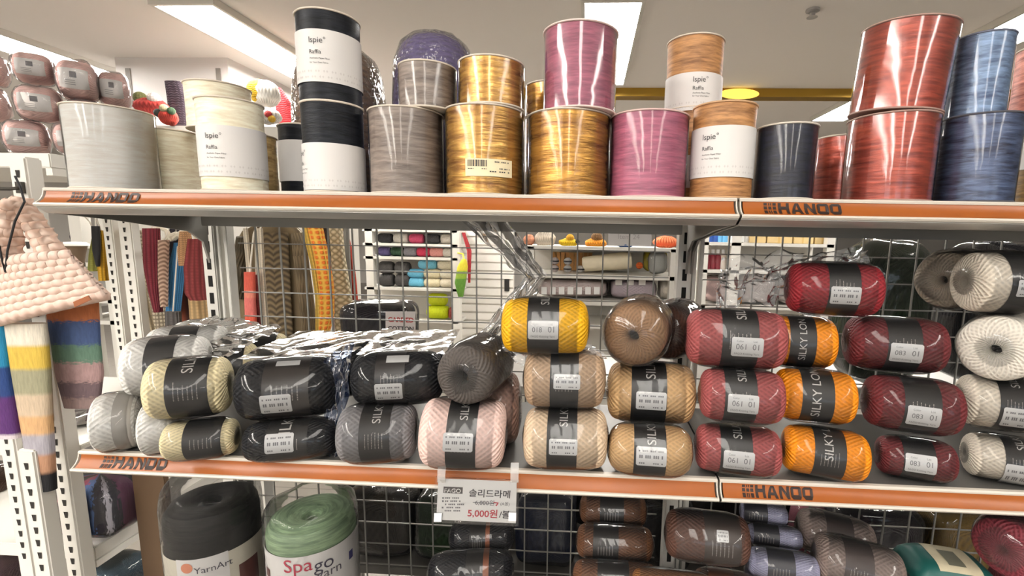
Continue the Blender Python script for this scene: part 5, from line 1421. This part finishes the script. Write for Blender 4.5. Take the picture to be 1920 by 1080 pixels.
for i, (x0, x1, y0) in enumerate(((1408, 1440, 438), (1442, 1490, 440), (1492, 1530, 442), (1532, 1562, 446))):
    a = P(x0, y0, 4.25*K); b = P(x1, 456, 4.25*K)
    t = thing('carton', 'kraft carton on the right rack, %s' % ('leftmost of four', 'second of four from the left', 'third of four from the left', 'rightmost of four')[i], 'carton', (a.x, 4.30*K, ZB[0]+.0008))
    hh = .16
    MB().box2((.003, 0, 0), (b.x-a.x-.003, .15, hh)).build('box', solid('D8BE88', .6, mottled=6), t, bevel=.003)
    MB().box2(((b.x-a.x)*.42, -.0006, 0), ((b.x-a.x)*.5, -.0001, hh)).build('tape', solid('C8A868', .4), t)
for bx, c, nm in (((1312, 515, 1380, 574), 'F0CFCB', 'pink and white yarn bag on the right rack, left one'), ((1376, 512, 1452, 574), 'EBDDD8', 'white yarn bag on the right rack, beside the pink one'), ((1448, 514, 1530, 574), 'E6DAD6', 'off white yarn bag on the right rack behind the crimson ball')):
    rest_lump(nm, bx[0], bx[2], bx[1], 4.42, ZB[2], cross(c, contrast=.25), .13)
# ================================================================== far things over the top shelf
YC_ = PZ(330, 108, CEIL).y
a, b = P(215, 108, YC_), P(441, 300, YC_)
t = thing('wall_pillar', 'white panelled pillar at upper left behind the cream spools', 'pillar', (a.x, YC_, 0)); t['kind'] = 'structure'
MB().box2((0, 0, 0), (b.x-a.x, .9, CEIL)).build('core', solid('DCD8D6', .6), t)
for px in (242, 411):
    c = P(px, 150, YC_).x-a.x; MB().box2((c-.016, -.004, .3), (c+.016, -.0002, P(px, 128, YC_).z)).build('slot_rail', solid('77726E', .6), t)
a, b = P(470, 125, 6.2*K), P(560, 300, 6.2*K)
t = thing('display_cabinet', 'white cabinet far behind, carrying the soft toys', 'cabinet', (P(235, 240, 3.2*K).x, 3.2*K, 0))
zc = P(380, 236, 3.2*K).z
MB().box2((0, 0, .0), (P(562, 240, 3.2*K).x-P(235, 240, 3.2*K).x, .6, zc)).build('body', WHITE_METAL, t, bevel=.004)
YQ0 = 3.35; YQ = YQ0*K
def stand(py, r): return py
blob('plush_toy', 'yellow topped white round plush toy left of the black spools', 'plush toy', 498, 176, .075, YQ, PL('F4EFE6'), (1, .9, .95), (('yellow_cap', (-.35, -.1, .12), .86, PL('F2C224')),))
blob('plush_toy', 'white plush toy with red and green trim under the yellow topped one', 'plush toy', 503, 218, .062, YQ-.09, PL('F2ECE4'), (1.1, .9, .7), (('green_bow', (-.2, -.8, .5), .22, PL('2E8A6A')), ('red_trim', (.5, -.7, .0), .3, PL('D84A4A')), ('yellow_foot', (.7, -.6, -.35), .3, PL('F0C040'))))
hang('hanging_cloth', 'red plush cloth hanging beside the black spools at the back', 'cloth', [(165, 516, 526), (190, 518, 542), (244, 524, 560)], YQ0+.26, knit('D8303A', None, 12, 20, RW), .05, 0)
hang('hanging_square', 'dark purple crocheted square at the back over the cream spools', 'crochet piece', [(154, 312, 342), (185, 316, 352), (236, 322, 356)], YQ0+.1, knit('40323E', None, 14, 18, RW), .05, 0)
blob('plush_toy', 'red plush flower lying left of the purple square', 'plush toy', 284, 200, .08, YQ-.02, PL('AE342E'), (1.2, .8, .55), (('white_petal', (.55, -.3, .45), .4, PL('E8DCD4')), ('olive_leaf', (-.55, -.2, .5), .42, PL('6A6A3C'))))
blob('plush_toy', 'red and green ornament below the purple square', 'plush toy', 316, 220, .055, YQ-.10, PL('B8382A'), (.8, .8, .8), (('dark_leaf', (-.6, -.4, .3), .4, solid('2A2A28', .7)), ('cream_leaf', (.1, -.5, .7), .4, PL('D8C8A0')), ('green_leaf', (.7, -.4, .5), .35, PL('4A6A4A'))))
blob('plush_toy', 'long red plush shape lying under the olive leaf', 'plush toy', 262, 214, .05, YQ+.10, PL('A02E2A'), (1.4, .8, .6), z=zc+.034)
# sprinkler
t = thing('sprinkler', 'small white sprinkler on the ceiling at upper right', 'sprinkler', PZ(1524, 18, CEIL-.001)); 
MB().lathe([(.03, 0), (.03, -.008), (.012, -.014), (.012, -.03), (.024, -.034), (.002, -.036)], 16).build('head', solid('B8B6B4', .4, .4), t, smooth=True)
t = thing('band_glow', 'glowing oval on the gold ceiling band, reflection of a downlight', 'light', P(1386, 176, YB-.012))  # downlight reflection on the gold band, put in as an emissive patch
MB().lathe([(.14, 0), (.12, -.010), (.002, -.012)], 24, M=Matrix.Rotation(-PI/2, 4, 'X') @ Matrix.Diagonal((1, .26, 1, 1))).build('glow_patch', emit('FFD860', 1.1), t, smooth=True)

# ================================================================== loose plastic film
def crumple(name, label, corners, Y, nu, nv, amp, fr, mat, Yb=None, pleat=0, sag=0, cat='plastic film'):
    (tl, tr, bl, br) = corners; Y *= K; Yb = Y if Yb is None else Yb*K
    A, B, C_, D = P(*tl, Y), P(*tr, Y), P(*bl, Yb), P(*br, Yb); org = (A+B+C_+D)/4
    t = thing(name, label, cat, org)
    rd = Vector((tl[0]*.11, tl[1]*.07, 3))
    def f(u, v):
        p = (A*(1-u)+B*u)*(1-v)+(C_*(1-u)+D*u)*v
        q = Vector((u*fr, v*fr, 0))+rd
        n = noise.noise(q)+.5*noise.noise(q*2.3)
        d = Vector((.3*noise.noise(q+Vector((9, 0, 0))), n, .6*noise.noise(q+Vector((0, 7, 0)))))*amp
        if pleat: d.y += amp*1.2*math.sin(pleat*PI*u+2*v)
        d.z += sag*math.sin(PI*u)*math.sin(PI*v)
        return p-org+d
    MB().sheet(f, nu, nv).build('film_sheet', mat, t, smooth=PI)
    return t
SHEEN = film(30, .6, .24, 1.3, key='sheen_film')
SHEEN2 = film(22, .55, .09, 1.2, key='foil_film')
crumple('film_bag_neck', 'twisted clear bag neck hanging from the upper shelf edge to a fold right of centre', ((860, 410), (950, 410), (985, 528), (1028, 516)), .12, 30, 30, .010, 5, SHEEN, pleat=5)
crumple('film_bag_neck', 'clear film running from the fold down beside the yellow ball', ((984, 520), (1028, 516), (872, 655), (958, 640)), .12, 30, 30, .010, 5, SHEEN, Yb=.16, pleat=5)
crumple('loose_film_bag', 'loose clear bag standing over the top rose ball', ((1360, 486), (1500, 470), (1335, 585), (1475, 560)), .17, 30, 24, .022, 4, SHEEN, pleat=0)
crumple('loose_film_bag', 'clear film sticking up behind the crimson ball', ((1440, 500), (1600, 462), (1450, 560), (1660, 510)), .17, 30, 16, .016, 5, SHEEN)
crumple('plastic_sheet', 'crinkled shiny film over the black balls beside the cream ones', ((560, 620), (716, 622), (440, 674), (640, 674)), .30, 60, 40, .007, 4.5, SHEEN2, Yb=.09)
crumple('plastic_sheet', 'crinkled shiny film over the black balls beside the dark grey ball', ((720, 616), (862, 620), (668, 664), (836, 662)), .28, 60, 40, .007, 4.5, SHEEN2, Yb=.08)
crumple('plastic_sheet', 'clear film lying over the white and cream balls at left', ((400, 592), (530, 612), (250, 640), (430, 668)), .36, 44, 30, .010, 7, SHEEN, Yb=.13)
crumple('navy_film_end', 'crumpled navy film gathered at the right end of the black balls', ((604, 678), (660, 640), (612, 866), (640, 850)), .05, 24, 30, .009, 7, film(30, .8, .55, 1.6, tint=(.25, .3, .4, 1), key='navy_film', hc=(.012, .02, .05, 1)), Yb=.02, cat='plastic film')
crumple('plastic_sheet', 'clear film bag bottom under the yellow ball', ((940, 646), (1110, 646), (975, 690), (1140, 672)), .03, 30, 14, .008, 8, SHEEN)
